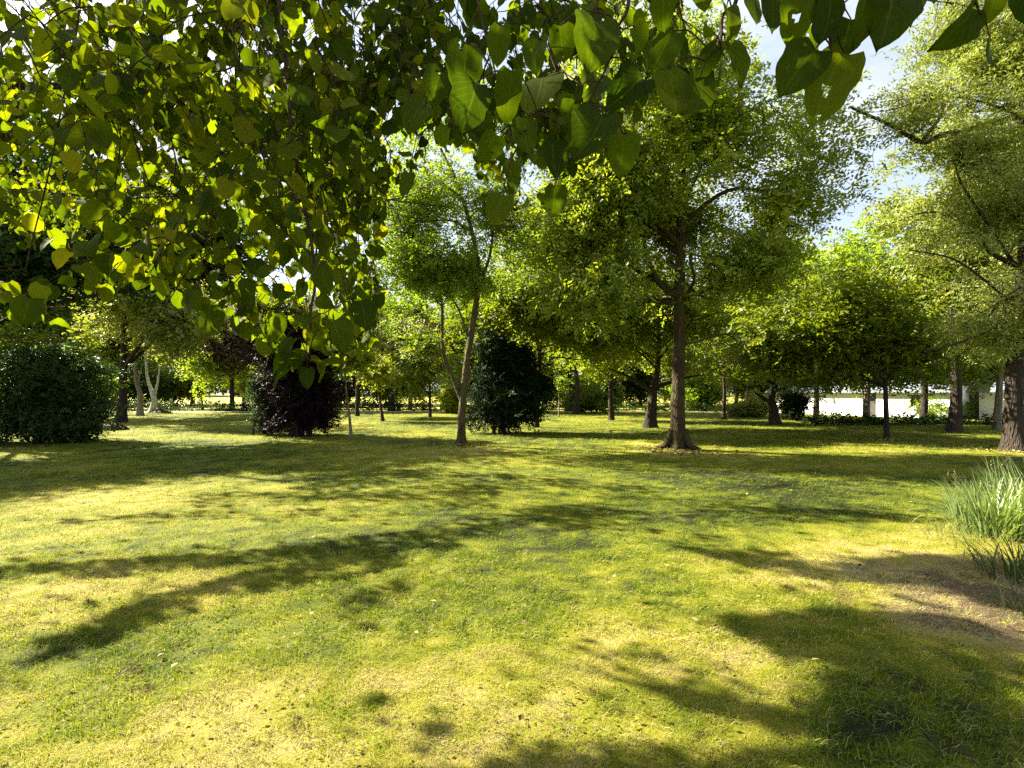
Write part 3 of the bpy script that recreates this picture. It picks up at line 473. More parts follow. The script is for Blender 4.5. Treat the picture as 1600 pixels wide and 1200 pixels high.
for px0, px1, Yh, hh, lab in ((100, 730, 47.5, .95, 'low dark hedge along the far edge of the lawn, left half'), (835, 1260, 47.5, .8, 'low dark hedge at the field edge behind the oak'), (1262, 1590, 26.5, .35, 'low dark clipped hedge before the white house')):
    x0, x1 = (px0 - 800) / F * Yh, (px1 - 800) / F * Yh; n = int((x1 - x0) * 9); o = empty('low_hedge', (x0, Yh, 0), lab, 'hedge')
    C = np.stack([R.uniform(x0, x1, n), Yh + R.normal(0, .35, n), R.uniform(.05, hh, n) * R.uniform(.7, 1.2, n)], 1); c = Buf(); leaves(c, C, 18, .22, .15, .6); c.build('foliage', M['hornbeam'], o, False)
# far wood past the field
n = 1500; C = np.stack([R.uniform(-190, 190, n), R.uniform(120, 150, n), np.zeros(n)], 1); C[:, 2] = 1 + R.random(n) * (7 + 11 * fbm(C[:, 0], C[:, 1], 26, 71)); c = Buf(); leaves(c, C, 34, 1.6, .95, .7)
tag(c.build('treeline', M['hornbeam'], None, False), 'far wood along the horizon past the sunlit field', 'wood', kind='stuff')

# ------------------------------------------------------------------ white house on the right
mw = plainmat('white_render', (.80, .78, .75), .85, .04, 1.5); ms = plainmat('slate', (.16, .18, .22), .6, .25, 6); md = plainmat('dark_joinery', (.05, .045, .04), .5, .2, 3); mg = plainmat('window_glass', (.03, .035, .04), .1, .1, 1)
def house(name, label, cx, cy, ang, wd, dp, hw, hr, openings):
    o = empty(name, (cx, cy, 0), label, 'house'); ca, sa = math.cos(ang), math.sin(ang)
    def T(p): p = np.asarray(p, float); return np.stack([cx + p[:, 0] * ca - p[:, 1] * sa, cy + p[:, 0] * sa + p[:, 1] * ca, p[:, 2]], 1)
    def box(b, x0, x1, y0, y1, z0, z1):
        v = [(x, y, z) for z in (z0, z1) for y in (y0, y1) for x in (x0, x1)]
        b.add(T(v), [[0, 2, 3, 1], [4, 5, 7, 6], [0, 1, 5, 4], [2, 6, 7, 3], [0, 4, 6, 2], [1, 3, 7, 5]])
    xs = sorted({-wd / 2, wd / 2, *[q for u in openings for q in (u[0], u[1])]}); b = Buf()
    for x0, x1 in zip(xs[:-1], xs[1:]):
        op = [u for u in openings if u[0] <= x0 and u[1] >= x1]
        if not op: box(b, x0, x1, 0, .3, -.1, hw)
        else:
            box(b, x0, x1, 0, .3, op[0][3], hw)
            if op[0][2] > 0: box(b, x0, x1, 0, .3, -.1, op[0][2])
    box(b, -wd / 2, wd / 2, dp - .3, dp, -.1, hw); box(b, -wd / 2, -wd / 2 + .3, .3, dp - .3, -.1, hw); box(b, wd / 2 - .3, wd / 2, .3, dp - .3, -.1, hw)
    for s in (-1, 1):
        x = s * (wd / 2 - .15); b.add(T([(x - .15, 0.003, hw), (x + .15, .003, hw), (x + .15, dp, hw), (x - .15, dp, hw), (x - .15, dp / 2, hw + hr - .12), (x + .15, dp / 2, hw + hr - .12)]), [[0, 1, 5, 4], [3, 4, 5, 2]]); b.add(T([(x - .15, 0.003, hw), (x - .15, dp, hw), (x - .15, dp / 2, hw + hr - .12), (x + .15, 0.003, hw), (x + .15, dp, hw), (x + .15, dp / 2, hw + hr - .12)]), [[0, 2, 1], [3, 4, 5]])
    b.build('wall', mw, o, False)
    r = Buf(); e = .35; k = hr / (dp / 2)
    for a, c_ in ((-e, dp / 2), (dp + e, dp / 2)):
        z0 = hw - e * k + .06; z1 = hw + hr + .06; X0, X1 = -wd / 2 - .25, wd / 2 + .25
        v = [(X0, a, z0), (X1, a, z0), (X1, c_, z1), (X0, c_, z1)]; v += [(p[0], p[1], p[2] - .1) for p in v]
        r.add(T(v), [[0, 1, 2, 3], [7, 6, 5, 4], [0, 4, 5, 1], [1, 5, 6, 2], [3, 2, 6, 7], [0, 3, 7, 4]])
    rf = r.build('roof', ms, o, False)
    ch = Buf(); box(ch, -wd * .3, -wd * .3 + .6, dp / 2 - .3, dp / 2 + .3, hw + hr - .4, hw + hr + .8); ch.build('chimney', mw, rf, False)
    for x0, x1, z0, z1 in openings:
        d = Buf(); nm = 'door' if z0 <= 0 else 'window'
        if nm == 'door': box(d, x0 + .02, x1 - .02, .12, .18, 0, z1 - .02); dd = d.build('door', md, o, False); hb = Buf(); box(hb, x1 - .18, x1 - .1, .07, .118, .95, 1.05); hb.build('handle', mg, dd, False)
        else:
            for u0, u1, w0, w1 in ((x0, x1, z0, z0 + .07), (x0, x1, z1 - .07, z1), (x0, x0 + .07, z0 + .07, z1 - .07), (x1 - .07, x1, z0 + .07, z1 - .07), ((x0 + x1) / 2 - .03, (x0 + x1) / 2 + .03, z0 + .07, z1 - .07)): box(d, u0 + .005, u1 - .005, .1, .17, w0, w1)
            wn = d.build('window', md, o, False); p = Buf(); box(p, x0 + .06, x1 - .06, .125, .14, z0 + .06, z1 - .06); p.build('pane', mg, wn, False)
    return o
ang = math.radians(-63)
house('white_house', 'long low white house with a slate roof, seen under the maples on the right', 24.6, 37.5, ang, 12.5, 6, 1.9, 1.8, [(1.0, 1.9, 0, 1.75), (4.0, 4.7, .8, 1.5)])
house('outbuilding', 'small white outbuilding by the slim alder at the right edge', 30.0, 31.5, ang, 5.0, 4, 1.95, 1.3, [(-1.9, -1.0, 0, 1.75)])

# ------------------------------------------------------------------ heaps, sword-leaved clump
def heap(px, py, rx, ry, h, lab):
    g = G(px, py); b = Buf(); n = 24; t = np.linspace(0, 2 * np.pi, n, endpoint=False); rings = []
    for q in np.linspace(0, 1, 7): rings.append(np.stack([g[0] + rx * (1 - q) * np.cos(t), g[1] + ry * (1 - q) * np.sin(t), -.05 + (h + .05) * (1 - (1 - q) ** 2) + R.normal(0, .02, n)], 1))
    i = (np.arange(6)[:, None] * n + np.arange(n)[None]); j = (np.arange(6)[:, None] * n + (np.arange(n)[None] + 1) % n)
    b.add(np.concatenate(rings), np.stack([i, j, j + n, i + n], -1).reshape(-1, 4)); m = 300; d = R.random(m) ** .5; th = R.uniform(0, 6.28, m)
    c = np.stack([g[0] + rx * d * np.cos(th), g[1] + ry * d * np.sin(th), h * (1 - d ** 2) + .02], 1); quads(b, c, rand_dirs(m), unit(V(0, 0, 1) + R.normal(0, .5, (m, 3))), np.full(m, .14), np.full(m, .08), None)
    tag(b.build('brush_heap', plainmat('brush', (.05, .04, .025), .9, .4, 12)), lab, 'heap')
heap(172, 672, .75, .5, .28, 'dark low heap of clippings beside the hornbeam bush')
heap(250, 646, 1.0, .6, .25, 'low dark heap on the grass at the foot of the white birch')
def blade(b, base, th, ln, wd, lean, a, seg=6, bend=1.0):
    q = np.linspace(0, 1, seg + 1); d = V(math.cos(th), math.sin(th), 0); sd = V(-math.sin(th), math.cos(th), 0)
    ang = lean * (.35 + q ** 1.3 * bend); st = ln / seg; p = [np.array(base, float)]
    for k in range(seg): p.append(p[-1] + st * (d * math.sin(ang[k]) + V(0, 0, 1) * math.cos(ang[k])))
    p = np.array(p); wv = wd * np.clip(1.1 - q ** 2.2 * 1.08, .02, 1) * .5
    Vv = np.stack([p - sd * wv[:, None], p + np.cross(d, sd) * 0 + V(0, 0, -1) * wv[:, None] * .25, p + sd * wv[:, None]], 1).reshape(-1, 3); i = np.arange(seg)[:, None] * 3
    b.add(Vv, np.concatenate([i + np.array([[0, 1, 4, 3]]), i + np.array([[1, 2, 5, 4]])]), a)
def clump(px, py, n, h, rad, lab, mat='sword', lean=(.2, 1.0), wd=.022, group='plants at the right edge'):
    g = G(px, py); o = empty('sword_leaf_plant', g, lab, 'plant', group); b = Buf(); k = Buf()
    for _ in range(n):
        th = R.uniform(0, 6.283); r = rad * R.random() ** .6; base = g + V(r * math.cos(th), r * math.sin(th), -.02)
        blade(b, base, th + R.normal() * .6, h * R.uniform(.6, 1.15), wd * R.uniform(.6, 1.3), R.uniform(*lean) * (.4 + .8 * r / rad), min(1, max(0, R.normal(.42, .2))), 6)
    for _ in range(n // 3): blade(b, g + V(R.normal() * rad * .6, R.normal() * rad * .6, -.01), R.uniform(0, 6.28), h * R.uniform(.2, .5), wd * .7, R.uniform(1.0, 1.9), R.uniform(.85, 1), 5)
    b.build('foliage', M[mat], o, False)
    for _ in range(5 if mat == 'sword' else 0):
        th = R.uniform(1.8, 4.4); base = g + V(R.normal() * rad * .4, R.normal() * rad * .4, 0); d = V(math.cos(th), math.sin(th), 0); ln = h * R.uniform(.95, 1.15); lv = R.uniform(.2, .6)
        p, rr = smooth_line([base, base + V(0, 0, ln * .5) + d * ln * lv * .3, base + V(0, 0, ln * .92) + d * ln * lv], [.005, .004, .003], 5); tube(k, p, rr, 4)
        for q in range(10): c = p[-1] + d * R.normal() * .01 - V(0, 0, q * .012); quads(k, c[None], V(R.normal() * .5, R.normal() * .5, 1)[None], rand_dirs(1), [.03], [.01], None)
    if k.V: k.build('flower_stalk', M['dead'], o)
    return o
clump(1555, 832, 380, .67, .38, 'tall pale sword-leaved clump nearest the lawn at the right edge', 'sword', (.25, 1.6), .021)
clump(1618, 822, 190, .84, .36, 'sword-leaved clump cut by the right edge, behind the tall pale one')
o = empty('dry_thatch', G(1515, 838), 'low dry grass tuft sprawling left of the pale sword-leaved clump', 'plant', 'plants at the right edge'); b = Buf(); g = G(1515, 838)
for _ in range(260): blade(b, g + V(R.normal() * .25, R.normal() * .22, -.01), R.uniform(1.5, 5.2), R.uniform(.12, .34), .006, R.uniform(.7, 1.5), R.uniform(.6, 1), 4)
b.build('foliage', M['sword'], o, False)
for px, py, n, hh, lab in ((1600, 905, 170, .42, 'dark low leafy plant in the shade below the pale sword-leaved clump'), (1640, 960, 120, .3, 'dark low plant nearest the camera at the right edge')):
    clump(px, py, n, hh, .3, lab, 'lowplant', (.5, 1.9), .012)

# ------------------------------------------------------------------ the lime whose boughs hang across the top
MASK = [(-80, -80), (1680, -80), (1680, 60), (1600, 60), (1540, 100), (1470, 80), (1420, 60), (1350, 90), (1290, 120), (1240, 120), (1170, 100), (1090, 150), (1000, 170), (985, 250), (960, 260), (900, 240), (880, 330), (830, 335), (780, 345), (755, 320), (740, 245),
        (690, 225), (640, 300), (610, 290), (592, 380), (600, 480), (590, 550), (560, 580), (470, 590), (430, 570), (350, 525), (300, 515), (230, 455), (180, 495), (100, 515), (40, 535), (-80, 560)]
DARK = [[(-60, 900), (0, 885), (200, 872), (400, 860), (650, 828), (850, 790), (1100, 775), (1130, 800), (880, 830), (660, 862), (400, 885), (200, 900), (0, 915), (-60, 920)],
        [(40, 1035), (120, 990), (200, 945), (330, 910), (500, 870), (700, 835), (760, 850), (560, 905), (380, 935), (230, 975), (110, 1030), (60, 1045)],
        [(520, 960), (560, 930), (640, 900), (640, 930), (600, 980), (530, 990)], [(90, 812), (350, 795), (620, 800), (620, 815), (350, 818), (100, 822)],
        [(1125, 965), (1300, 955), (1460, 962), (1600, 990), (1680, 1000), (1680, 1300), (1380, 1300), (1330, 1180), (1310, 1120), (1290, 1040), (1160, 1000)],
        [(980, 1060), (1100, 1085), (1220, 1110), (1310, 1100), (1330, 1160), (1200, 1140), (1060, 1100)], [(730, 1195), (850, 1165), (1000, 1160), (1120, 1170), (1350, 1180), (1350, 1400), (730, 1400)],
        [(1120, 868), (1300, 880), (1450, 865), (1680, 870), (1680, 960), (1560, 955), (1480, 920), (1300, 910), (1160, 885)], [(1000, 820), (1150, 840), (1250, 870), (1120, 875), (1040, 850)],
        [(420, 690), (1620, 690), (1620, 805), (1500, 800), (1380, 780), (1180, 775), (1000, 785), (760, 765), (460, 780)], [(300, 770), (780, 765), (780, 800), (300, 795)], [(1000, 780), (1500, 795), (1500, 830), (1000, 815)]]
def shadow(p): return p - SUN * (p[..., 2:3] / SUN[2])
def shadow_ok(p):
    g = shadow(p); x, y = proj(g); vis = (g[..., 1] > 2.0) & (y < 1205) & (x > -20) & (x < 1620)
    d = np.zeros(x.shape, bool)
    for q in DARK: d |= inpoly(x, y, q)
    return ~vis | d | (R.random(x.shape) < .035)
def mask_ok(p):
    x, y = proj(p); fr = (p[..., 1] > .3) & (x > -40) & (x < 1640) & (y > -40) & (y < 1240)
    return ~fr | inpoly(x, y, MASK)
# leaf template: heart-shaped blade on a grid, folded on the midrib and curling at the tip
def leaf_template(rows, cols):
    v = np.linspace(0, 1, rows); u = np.linspace(-1, 1, cols); hw = np.interp(v, [0, .05, .15, .3, .45, .6, .75, .88, .95, 1], [.30, .44, .52, .545, .535, .49, .40, .26, .13, 0])
    U, Vv = np.meshgrid(u, v); X = U * hw[:, None] * .86; Yv = Vv - .075 * np.abs(U) ** 1.5 * np.exp(-Vv / .12) * 1.0 + .03 * np.cos(U * 3) * (Vv > .1)
    Z = .16 * np.abs(U) * hw[:, None] * 2 * .5 - .22 * (Vv - .3) ** 2 + .015 * np.sin(9 * Vv + 4 * U)
    i = np.arange(rows - 1)[:, None] * cols + np.arange(cols - 1)[None]; Q = np.stack([i, i + 1, i + cols + 1, i + cols], -1).reshape(-1, 4)
    uv = np.stack([U, Vv], -1).reshape(-1, 2); return np.stack([X, Yv, Z], -1).reshape(-1, 3), Q, uv[Q]
LT = {0: leaf_template(7, 5), 1: leaf_template(15, 11)}
def lime_leaves(buf, base, axv, nrm, size, a, detail=0, holes=0.0):
    T, Q, UV = LT[detail]; m = len(base); nrm = nrm + R.normal(0, .12, (m, 3)); axv = unit(axv); bb = unit(np.cross(axv, nrm)); n = np.cross(bb, axv); s = np.asarray(size)[:, None, None]
    wx = R.uniform(.70, 1.12, m)[:, None, None]; cz = R.normal(1.1, 1.2, m)[:, None, None]; tw = R.normal(0, .12, m)[:, None, None]
    t = T[None].repeat(m, 0); x = t[..., 0:1] * wx * (.84 if detail else 1); y = t[..., 1:2]; rp_ = R.uniform(0, 6.28, (m, 1, 1)); asy = R.normal(0, .10, (m, 1, 1)); x = x * (1 + asy * np.sign(x)) * (1 + .05 * np.sin(17 * y + rp_)) + R.normal(0, .16, (m, 1, 1)) * (y - .3) ** 2; z = t[..., 2:3] * cz + tw * x * y + .05 * np.sin(6 * y + 5 * x + rp_) * np.abs(x)
    Vv = base[:, None] + s * (x * bb[:, None] + y * axv[:, None] + z * n[:, None])
    if detail == 0:
        buf.add(Vv, (Q[None] + (np.arange(m) * len(T))[:, None, None]).reshape(-1, 4), np.repeat(a, len(Q)), np.tile(UV, (m, 1, 1)))
    else:
        for k in range(m):
            keep = np.ones(len(Q), bool)
            if R.random() < holes:
                for _ in range(R.integers(1, 5)):
                    h = R.integers(len(Q)); cc = h % 10
                    if 1 < cc < 8: keep[[h] + ([h + 1] if R.random() < .5 else []) + ([min(h + 10, len(Q) - 1)] if R.random() < .5 else [])] = False
            buf.add(Vv[k], Q[keep], a[k], UV[keep])
lime_base = V(-7.6, 4.6, 0)
lime = empty('lime_tree', lime_base, 'lime tree overhead whose heart-shaped leaves hang across the top of the view', 'tree', PARK)
def add_shoot(wood, leafb, p0, d, ln, nleaf, size, filt=True, detail=0, holes=0.0, aoff=0.0, rw=.0022):
    """a twig from p0 along d (bending down) with alternate leaves on stalks"""
    q = np.linspace(0, 1, 6)[:, None]; pts = p0 + d * ln * q + V(0, 0, -.25 * ln) * q ** 2; tk = np.linspace(.12, 1, nleaf)
    pos = np.stack([np.interp(tk, q[:, 0], pts[:, c]) for c in range(3)], 1); sd = unit(np.cross(d, V(0, 0, 1)) + 1e-6) * np.where(np.arange(nleaf) % 2, 1, -1)[:, None]
    st = unit(sd * .8 + d * .5 + R.normal(size=(nleaf, 3)) * .35 + V(0, 0, -.25)); stl = size * R.uniform(.35, .6, nleaf); b0 = pos + st * stl[:, None]
    axv = unit(st * .5 + V(0, 0, -.75) + R.normal(size=(nleaf, 3)) * .4); nr = unit(R.normal(size=(nleaf, 3)) * .75 + V(0, -.25, .7)); sz = size * R.uniform(.6, 1.2, nleaf); a = np.clip(R.normal(.45 + aoff, .22, nleaf), 0, 1)
    if filt:
        c = b0 + axv * sz[:, None] * .5; e = b0 + axv * sz[:, None]; k = mask_ok(c) & mask_ok(e) & shadow_ok(c); b0, axv, nr, sz, a, pos, st, stl = (z[k] for z in (b0, axv, nr, sz, a, pos, st, stl))
    if not len(b0): return 0
    tube(wood, pts if mask_ok(pts[-1]) else pts[:4], np.linspace(rw, rw * .5, 6)[:len(pts if mask_ok(pts[-1]) else pts[:4])], 4)
    lime_leaves(leafb, b0, axv, nr, sz, a, detail, holes)
    for k in range(len(b0)): tube(wood, [pos[k], (pos[k] + b0[k]) / 2 + V(0, 0, .004), b0[k]], [.0013, .0011, .0010], 3)
    return len(b0)
tb = Buf(); p, rr = smooth_line([lime_base, lime_base + V(.1, 0, 1.5), lime_base + V(.3, -.2, 4), lime_base + V(.2, -.1, 7), lime_base + V(.4, 0, 11)], [.42, .33, .27, .18, .05], 8); rr[:4] *= [1.5, 1.25, 1.1, 1.03]; tube(tb, p, rr, 14, .1)
tb.build('trunk', M['bark'], lime)
hub = lime_base + V(.3, -.2, 4.2)
def bough(pts, rads, shoots, size=.09):
    """pts: world polyline from the trunk; shoots: list of (position, n leaves, length, detail, holes, filter)"""
    wd = Buf(); lf = Buf(); p, rr = smooth_line(pts, rads, 8); tube(wd, p, rr, 6, .06); m = 0
    at = p; ar = rr; shoots = sorted(shoots, key=lambda q: float(((p - q[0]) ** 2).sum(1).min()))   # twigs branch from the nearest wood already there
    for pos, nl, ln, det, ho, fl, ao in shoots:
        j = int(np.argmin(((at - pos) ** 2).sum(1))); v = pos - at[j]; dist = np.linalg.norm(v)
        d = unit(V(R.normal() * .8, R.normal() * .8, -.75)); c = add_shoot(wd, lf, pos, d, ln, nl, size, fl, det, ho, ao); m += c
        if c:
            q, r2 = smooth_line([at[j], at[j] + v * .5 + R.normal(size=3) * .06 * dist + V(0, 0, .06 * dist), pos], [min(ar[j] * .8, .0024 + .002 * dist), .0026, .0022], 5)
            if dist > .02: tube(wd, q, r2, 4)
            at = np.concatenate([at, q[2:], pos + d * ln * np.array([[.3], [.6]])]); ar = np.concatenate([ar, r2[2:], [.0022, .002]])
    w_ = wd.build('bough', M['twig'], lime)
    if m: lf.build('foliage', M['lime'], w_, True)
    return w_
def img_shoots(poly, n, y0, y1, nl, ln, det=0, ho=0.0, ao=0.0):
    xs = [q[0] for q in poly]; ys = [q[1] for q in poly]; o = []
    while len(o) < n:
        x, y = R.uniform(min(xs), max(xs)), R.uniform(min(ys), max(ys))
        if inpoly(np.array(x), np.array(y), poly) and fbm(np.array(x), np.array(y), 80, 51, 3) > .47: o.append((P(x, y - 20, R.uniform(y0, y1)), nl, ln, det, ho, True, ao))
    return o
B = [  # bough path (px, py, Y) beyond the hub, region it feeds, shoots, depth range, leaves, shoot length, warm tint
 ([(-300, -350, 3.2), (0, -250, 2.2), (120, -60, 2.0), (90, 200, 1.9), (40, 420, 1.9)], [(-60, -60), (170, -60), (200, 300), (190, 440), (90, 520), (-60, 540)], 48, 1.5, 2.8, 7, .34, .12),
 ([(-300, -450, 3.6), (80, -350, 2.6), (230, -80, 2.0), (260, 180, 1.9), (330, 460, 1.8)], [(150, -60), (360, -60), (400, 250), (380, 500), (300, 510), (220, 440), (160, 300)], 66, 1.4, 2.6, 7, .32, .06),
 ([(-200, -600, 3.8), (250, -420, 2.7), (350, -80, 2.2), (385, 160, 2.2), (470, 420, 2.0), (480, 560, 1.9)], [(330, -60), (520, -60), (560, 300), (600, 480), (580, 570), (480, 580), (380, 520), (370, 300)], 84, 1.5, 2.9, 7, .32, .0),
 ([(-100, -700, 4.4), (380, -420, 3.4), (520, -100, 3.0), (560, 140, 2.8), (560, 400, 2.6)], [(440, -60), (660, -60), (640, 280), (590, 380), (590, 520), (520, 480), (480, 200)], 124, 2.2, 3.8, 8, .36, -.12),
 ([(0, -800, 4.0), (520, -500, 2.6), (700, -120, 1.8), (760, 60, 1.6), (800, 230, 1.5)], [(600, -60), (860, -60), (880, 160), (850, 300), (780, 320), (740, 240), (690, 220), (640, 290)], 96, 1.9, 3.3, 6, .28, -.1),
 ([(100, -900, 4.0), (700, -600, 2.2), (900, -150, 1.5), (930, 40, 1.35), (900, 190, 1.25)], [(800, -60), (1060, -60), (1080, 120), (1000, 160), (960, 230), (880, 220)], 74, 1.8, 3.0, 5, .24, -.15)]
for path, poly, n, y0, y1, nl, ln, ao in B:
    bough([hub] + [P(*q) for q in path], [.03, .012, .005, .004, .003, .0025][:len(path)] + [.002], img_shoots(poly, int(n * 1.22), y0, y1, nl + 1, ln, 0, 0, ao * .6), .068)
# the large leaves close to the camera, one by one: px, py of the stalk end, px, py of the tip
def near_bough(path, lst, flat=False):
    wd = Buf(); lf = Buf(); p, rr = smooth_line([hub] + [P(*q) for q in path], list(np.geomspace(.03, .0018, len(path) + 1)), 10); tube(wd, p, rr, 6)
    at = p; lst = sorted(lst, key=lambda q: float(((p - P(q[0], q[1], q[4])) ** 2).sum(1).min()))
    for bx, by, tx, ty, Yd in lst:
        b0 = P(bx, by, Yd + R.uniform(-.04, .04)); t = P(tx, ty, Yd + R.uniform(-.05, .05)); ax_ = (t - b0) * .92; ln = np.linalg.norm(ax_); nr = unit(V(R.normal() * .3, -1, R.normal() * .35 + .1)) if not flat else unit(V(R.normal() * .25, -.35, .9))
        lime_leaves(lf, b0[None], ax_[None], nr[None], [ln], np.array([np.clip(R.normal(.26, .15), 0, 1)]), 1, .6)  # near leaves take darker tones, their shade put into the colour
        j = int(np.argmin(((at - b0) ** 2).sum(1))); dv = b0 - at[j]; k = b0 - .3 * unit(dv) * min(.06, np.linalg.norm(dv)) + V(0, 0, .012)
        q, r2 = smooth_line([at[j], at[j] + dv * .5 + V(0, 0, .02), k, b0], [.0018, .0016, .0014, .0011], 5); tube(wd, q, r2, 5); at = np.concatenate([at, q[1:8]])
    w_ = wd.build('bough', M['twig'], lime); lf.build('foliage', M['lime'], w_, True)
near_bough([(150, -900, 3.8), (800, -600, 2.0), (960, -120, 1.25), (960, 60, 1.15), (905, 190, 1.1)], [(945, 180, 905, 252, 1.1), (820, 185, 822, 248, 1.15), (895, 155, 880, 195, 1.2), (775, 210, 748, 256, 1.2), (805, 250, 800, 296, 1.2), (785, 305, 768, 356, 1.15), (868, 290, 862, 345, 1.15),
    (862, 222, 868, 284, 1.2), (975, 210, 968, 284, 1.1), (1005, 120, 950, 172, 1.15), (935, 118, 915, 160, 1.2), (745, 130, 722, 215, 1.1), (800, 110, 790, 205, 1.1), (730, 70, 720, 160, 1.15), (930, 30, 925, 110, 1.05), (875, 40, 880, 105, 1.1), (990, 40, 1000, 100, 1.1), (690, 110, 668, 165, 1.3), (655, 160, 640, 210, 1.4), (850, 120, 835, 180, 1.2), (700, 200, 690, 245, 1.4), (640, 270, 628, 312, 1.5), (840, 60, 830, 120, 1.2), (780, 40, 770, 110, 1.15)])
near_bough([(250, -1000, 3.6), (950, -650, 1.8), (1130, -120, 1.15), (1128, 30, 1.1), (1125, 75, 1.08)], [(1118, 70, 1078, 130, 1.08), (1135, 72, 1165, 130, 1.08), (1135, 10, 1145, 68, 1.1), (1045, 110, 1065, 190, 1.05), (1090, 130, 1060, 180, 1.1), (1105, -30, 1095, 25, 1.1), (1175, -10, 1185, 45, 1.1), (1050, 50, 1015, 118, 1.1), (1040, -20, 1030, 60, 1.05), (1100, 110, 1095, 160, 1.15)])
near_bough([(350, -1100, 3.4), (1080, -700, 1.6), (1290, -150, 1.05), (1295, 30, 1.02), (1300, 85, 1.0)], [(1318, 82, 1255, 203, 1.0), (1275, 75, 1212, 152, 1.02), (1250, -10, 1235, 80, 1.0), (1210, -40, 1205, 60, 1.05), (1300, -10, 1290, 80, 1.0), (1350, -20, 1345, 70, 1.0), (1395, -20, 1385, 72, 1.02), (1330, 30, 1310, 100, 1.05), (1420, -40, 1430, 45, 1.1), (1265, 40, 1262, 120, 1.1)])
near_bough([(450, -1200, 3.2), (1200, -750, 1.5), (1500, -150, 1.05), (1520, -20, 1.0), (1530, 20, 1.0)], [(1522, 10, 1468, 84, 1.0), (1545, 55, 1552, 112, 1.05), (1560, -30, 1545, 50, 1.0), (1600, -40, 1605, 45, 1.0), (1480, -60, 1465, 10, 1.05), (1640, -30, 1650, 50, 1.0)])
near_bough([(-200, -500, 3.4), (300, -300, 2.2), (470, 300, 1.7), (485, 500, 1.55), (482, 560, 1.5)], [(475, 560, 418, 568, 1.5), (470, 572, 415, 595, 1.5), (486, 562, 512, 590, 1.5), (500, 575, 545, 560, 1.5), (480, 575, 478, 612, 1.5), (495, 520, 505, 562, 1.5), (460, 530, 440, 575, 1.5), (430, 490, 425, 545, 1.5), (520, 500, 540, 555, 1.55), (565, 470, 575, 520, 1.6), (330, 480, 318, 535, 1.5), (300, 455, 292, 495, 1.5), (400, 440, 385, 480, 1.5)], True)
# higher boughs further out, the ones that throw the long shadows on the grass
def W(px, py, z): return G(px, py) + SUN * (z / SUN[2])
def shade_bough(pts, r, n, spread, nl=7, size=.10, first=1):
    if len(pts) == 2: first = 0
    p, _ = smooth_line(pts[first:], np.ones(len(pts) - first), 12)
    sh = [(p[R.integers(len(p))] + R.normal(size=3) * spread, nl, .4, 0, 0, True, 0) for _ in range(n)]
    bough(pts, np.linspace(r, .008, len(pts)), sh, size)
main = [W(1180, 1250, 4.5), W(1340, 1160, 4.8), W(1345, 1040, 5.2), W(1290, 900, 5.8), W(1100, 800, 5.8)]
shade_bough([hub] + main, .04, 190, (.34, .3, .2))
shade_bough([main[4], W(860, 808, 5.5), W(650, 844, 5.2), W(400, 873, 5.0), W(200, 886, 4.8), W(0, 898, 4.6)], .022, 230, (.26, .26, .14))
shade_bough([W(860, 808, 5.5), W(720, 845, 4.9), W(520, 885, 4.6), W(330, 925, 4.3), W(180, 975, 4.0), W(70, 1035, 3.8)], .018, 230, (.24, .24, .14))
shade_bough([W(720, 845, 4.9), W(640, 905, 4.4), W(545, 972, 4.0)], .012, 46, (.12, .12, .14))
shade_bough([W(860, 808, 5.5), W(610, 806, 5.7), W(350, 806, 5.6), W(110, 816, 5.4)], .012, 60, (.25, .2, .14), 7, .09)
shade_bough([main[3], W(1450, 886, 5.9), W(1640, 900, 6.0)], .018, 220, (.28, .28, .15))
shade_bough([main[3], W(1130, 872, 5.8)], .012, 40, (.2, .2, .15))
shade_bough([main[2], W(1450, 985, 5.3), W(1640, 1010, 5.4)], .018, 130, (.3, .3, .18))
shade_bough([main[2], W(1150, 975, 5.0)], .014, 50, (.16, .16, .14))
shade_bough([main[1], W(1150, 1102, 4.6), W(1000, 1068, 4.4)], .014, 90, (.2, .2, .16))
shade_bough([main[1], W(1480, 1130, 5.0), W(1640, 1120, 5.0)], .018, 105, (.32, .3, .2))
shade_bough([main[1], W(1500, 1050, 5.2)], .012, 50, (.3, .25, .2))
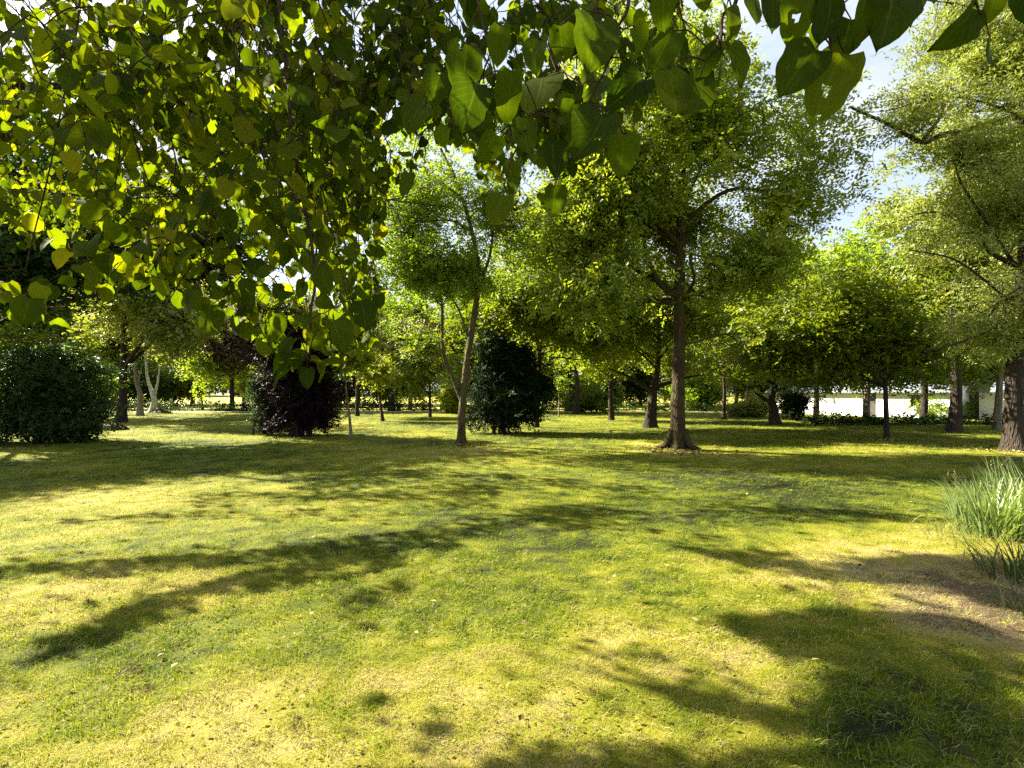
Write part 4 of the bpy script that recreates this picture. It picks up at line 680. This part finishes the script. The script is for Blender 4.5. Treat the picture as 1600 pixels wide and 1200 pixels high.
shade_bough([main[0], W(1480, 1195, 4.6), W(1640, 1190, 4.6)], .014, 70, (.3, .3, .2))
shade_bough([main[0], W(950, 1188, 4.2), W(770, 1210, 4.0)], .014, 90, (.2, .2, .2))
shade_bough([main[4], W(1000, 770, 6.4), W(820, 748, 6.8), W(640, 745, 6.8), W(470, 762, 6.6)], .02, 210, (.4, .3, .14))  # this and the next three: boughs added to dapple the mid lawn with shade
shade_bough([main[4], W(1230, 756, 6.6), W(1400, 765, 6.8), W(1560, 790, 6.6)], .02, 200, (.4, .35, .15))
shade_bough([W(820, 748, 6.8), W(760, 722, 7.4), W(600, 716, 7.6)], .014, 120, (.4, .4, .15))
shade_bough([W(650, 844, 5.2), W(760, 782, 6.2), W(560, 776, 6.2), W(330, 780, 6.0)], .014, 150, (.3, .3, .14))
# the crown above the camera that keeps the near leaves in shade, out of the picture
cen = V(-1.5, 2.6, 4.25); pts = np.concatenate([ell_points(170, cen, (1.5, .9, .55), .5), ell_points(90, cen + V(-1.1, .75, .95), (1.2, .8, .5), .5)])
bough([hub, (hub + cen) / 2 + V(0, 0, .5), cen + V(-.8, .3, 0), cen, cen + V(1.2, -.4, -.1)], [.04, .03, .02, .012, .006], [(q, 7, .4, 0, 0, True, 0) for q in pts], .09)
shade_bough([W(1450, 886, 5.9), W(1520, 930, 5.8), W(1660, 945, 5.8)], .014, 120, (.25, .22, .15))
shade_bough([W(760, 782, 6.2), W(900, 800, 6.2), W(1000, 830, 6.0)], .012, 70, (.3, .22, .15))
shade_bough([W(1230, 756, 6.6), W(1120, 735, 7.2), W(980, 728, 7.4), W(860, 722, 7.4)], .014, 170, (.5, .5, .15))  # from here on, more boughs added for shade on the mid lawn
shade_bough([W(1230, 756, 6.6), W(1330, 728, 7.4), W(1480, 738, 7.4)], .014, 150, (.5, .5, .15))
shade_bough([main[4], W(960, 800, 6.2), W(820, 775, 6.6), W(700, 762, 6.6)], .014, 130, (.35, .3, .15))
shade_bough([main[4], W(1180, 800, 6.2), W(1320, 806, 6.4), W(1450, 815, 6.4)], .012, 90, (.3, .25, .15))
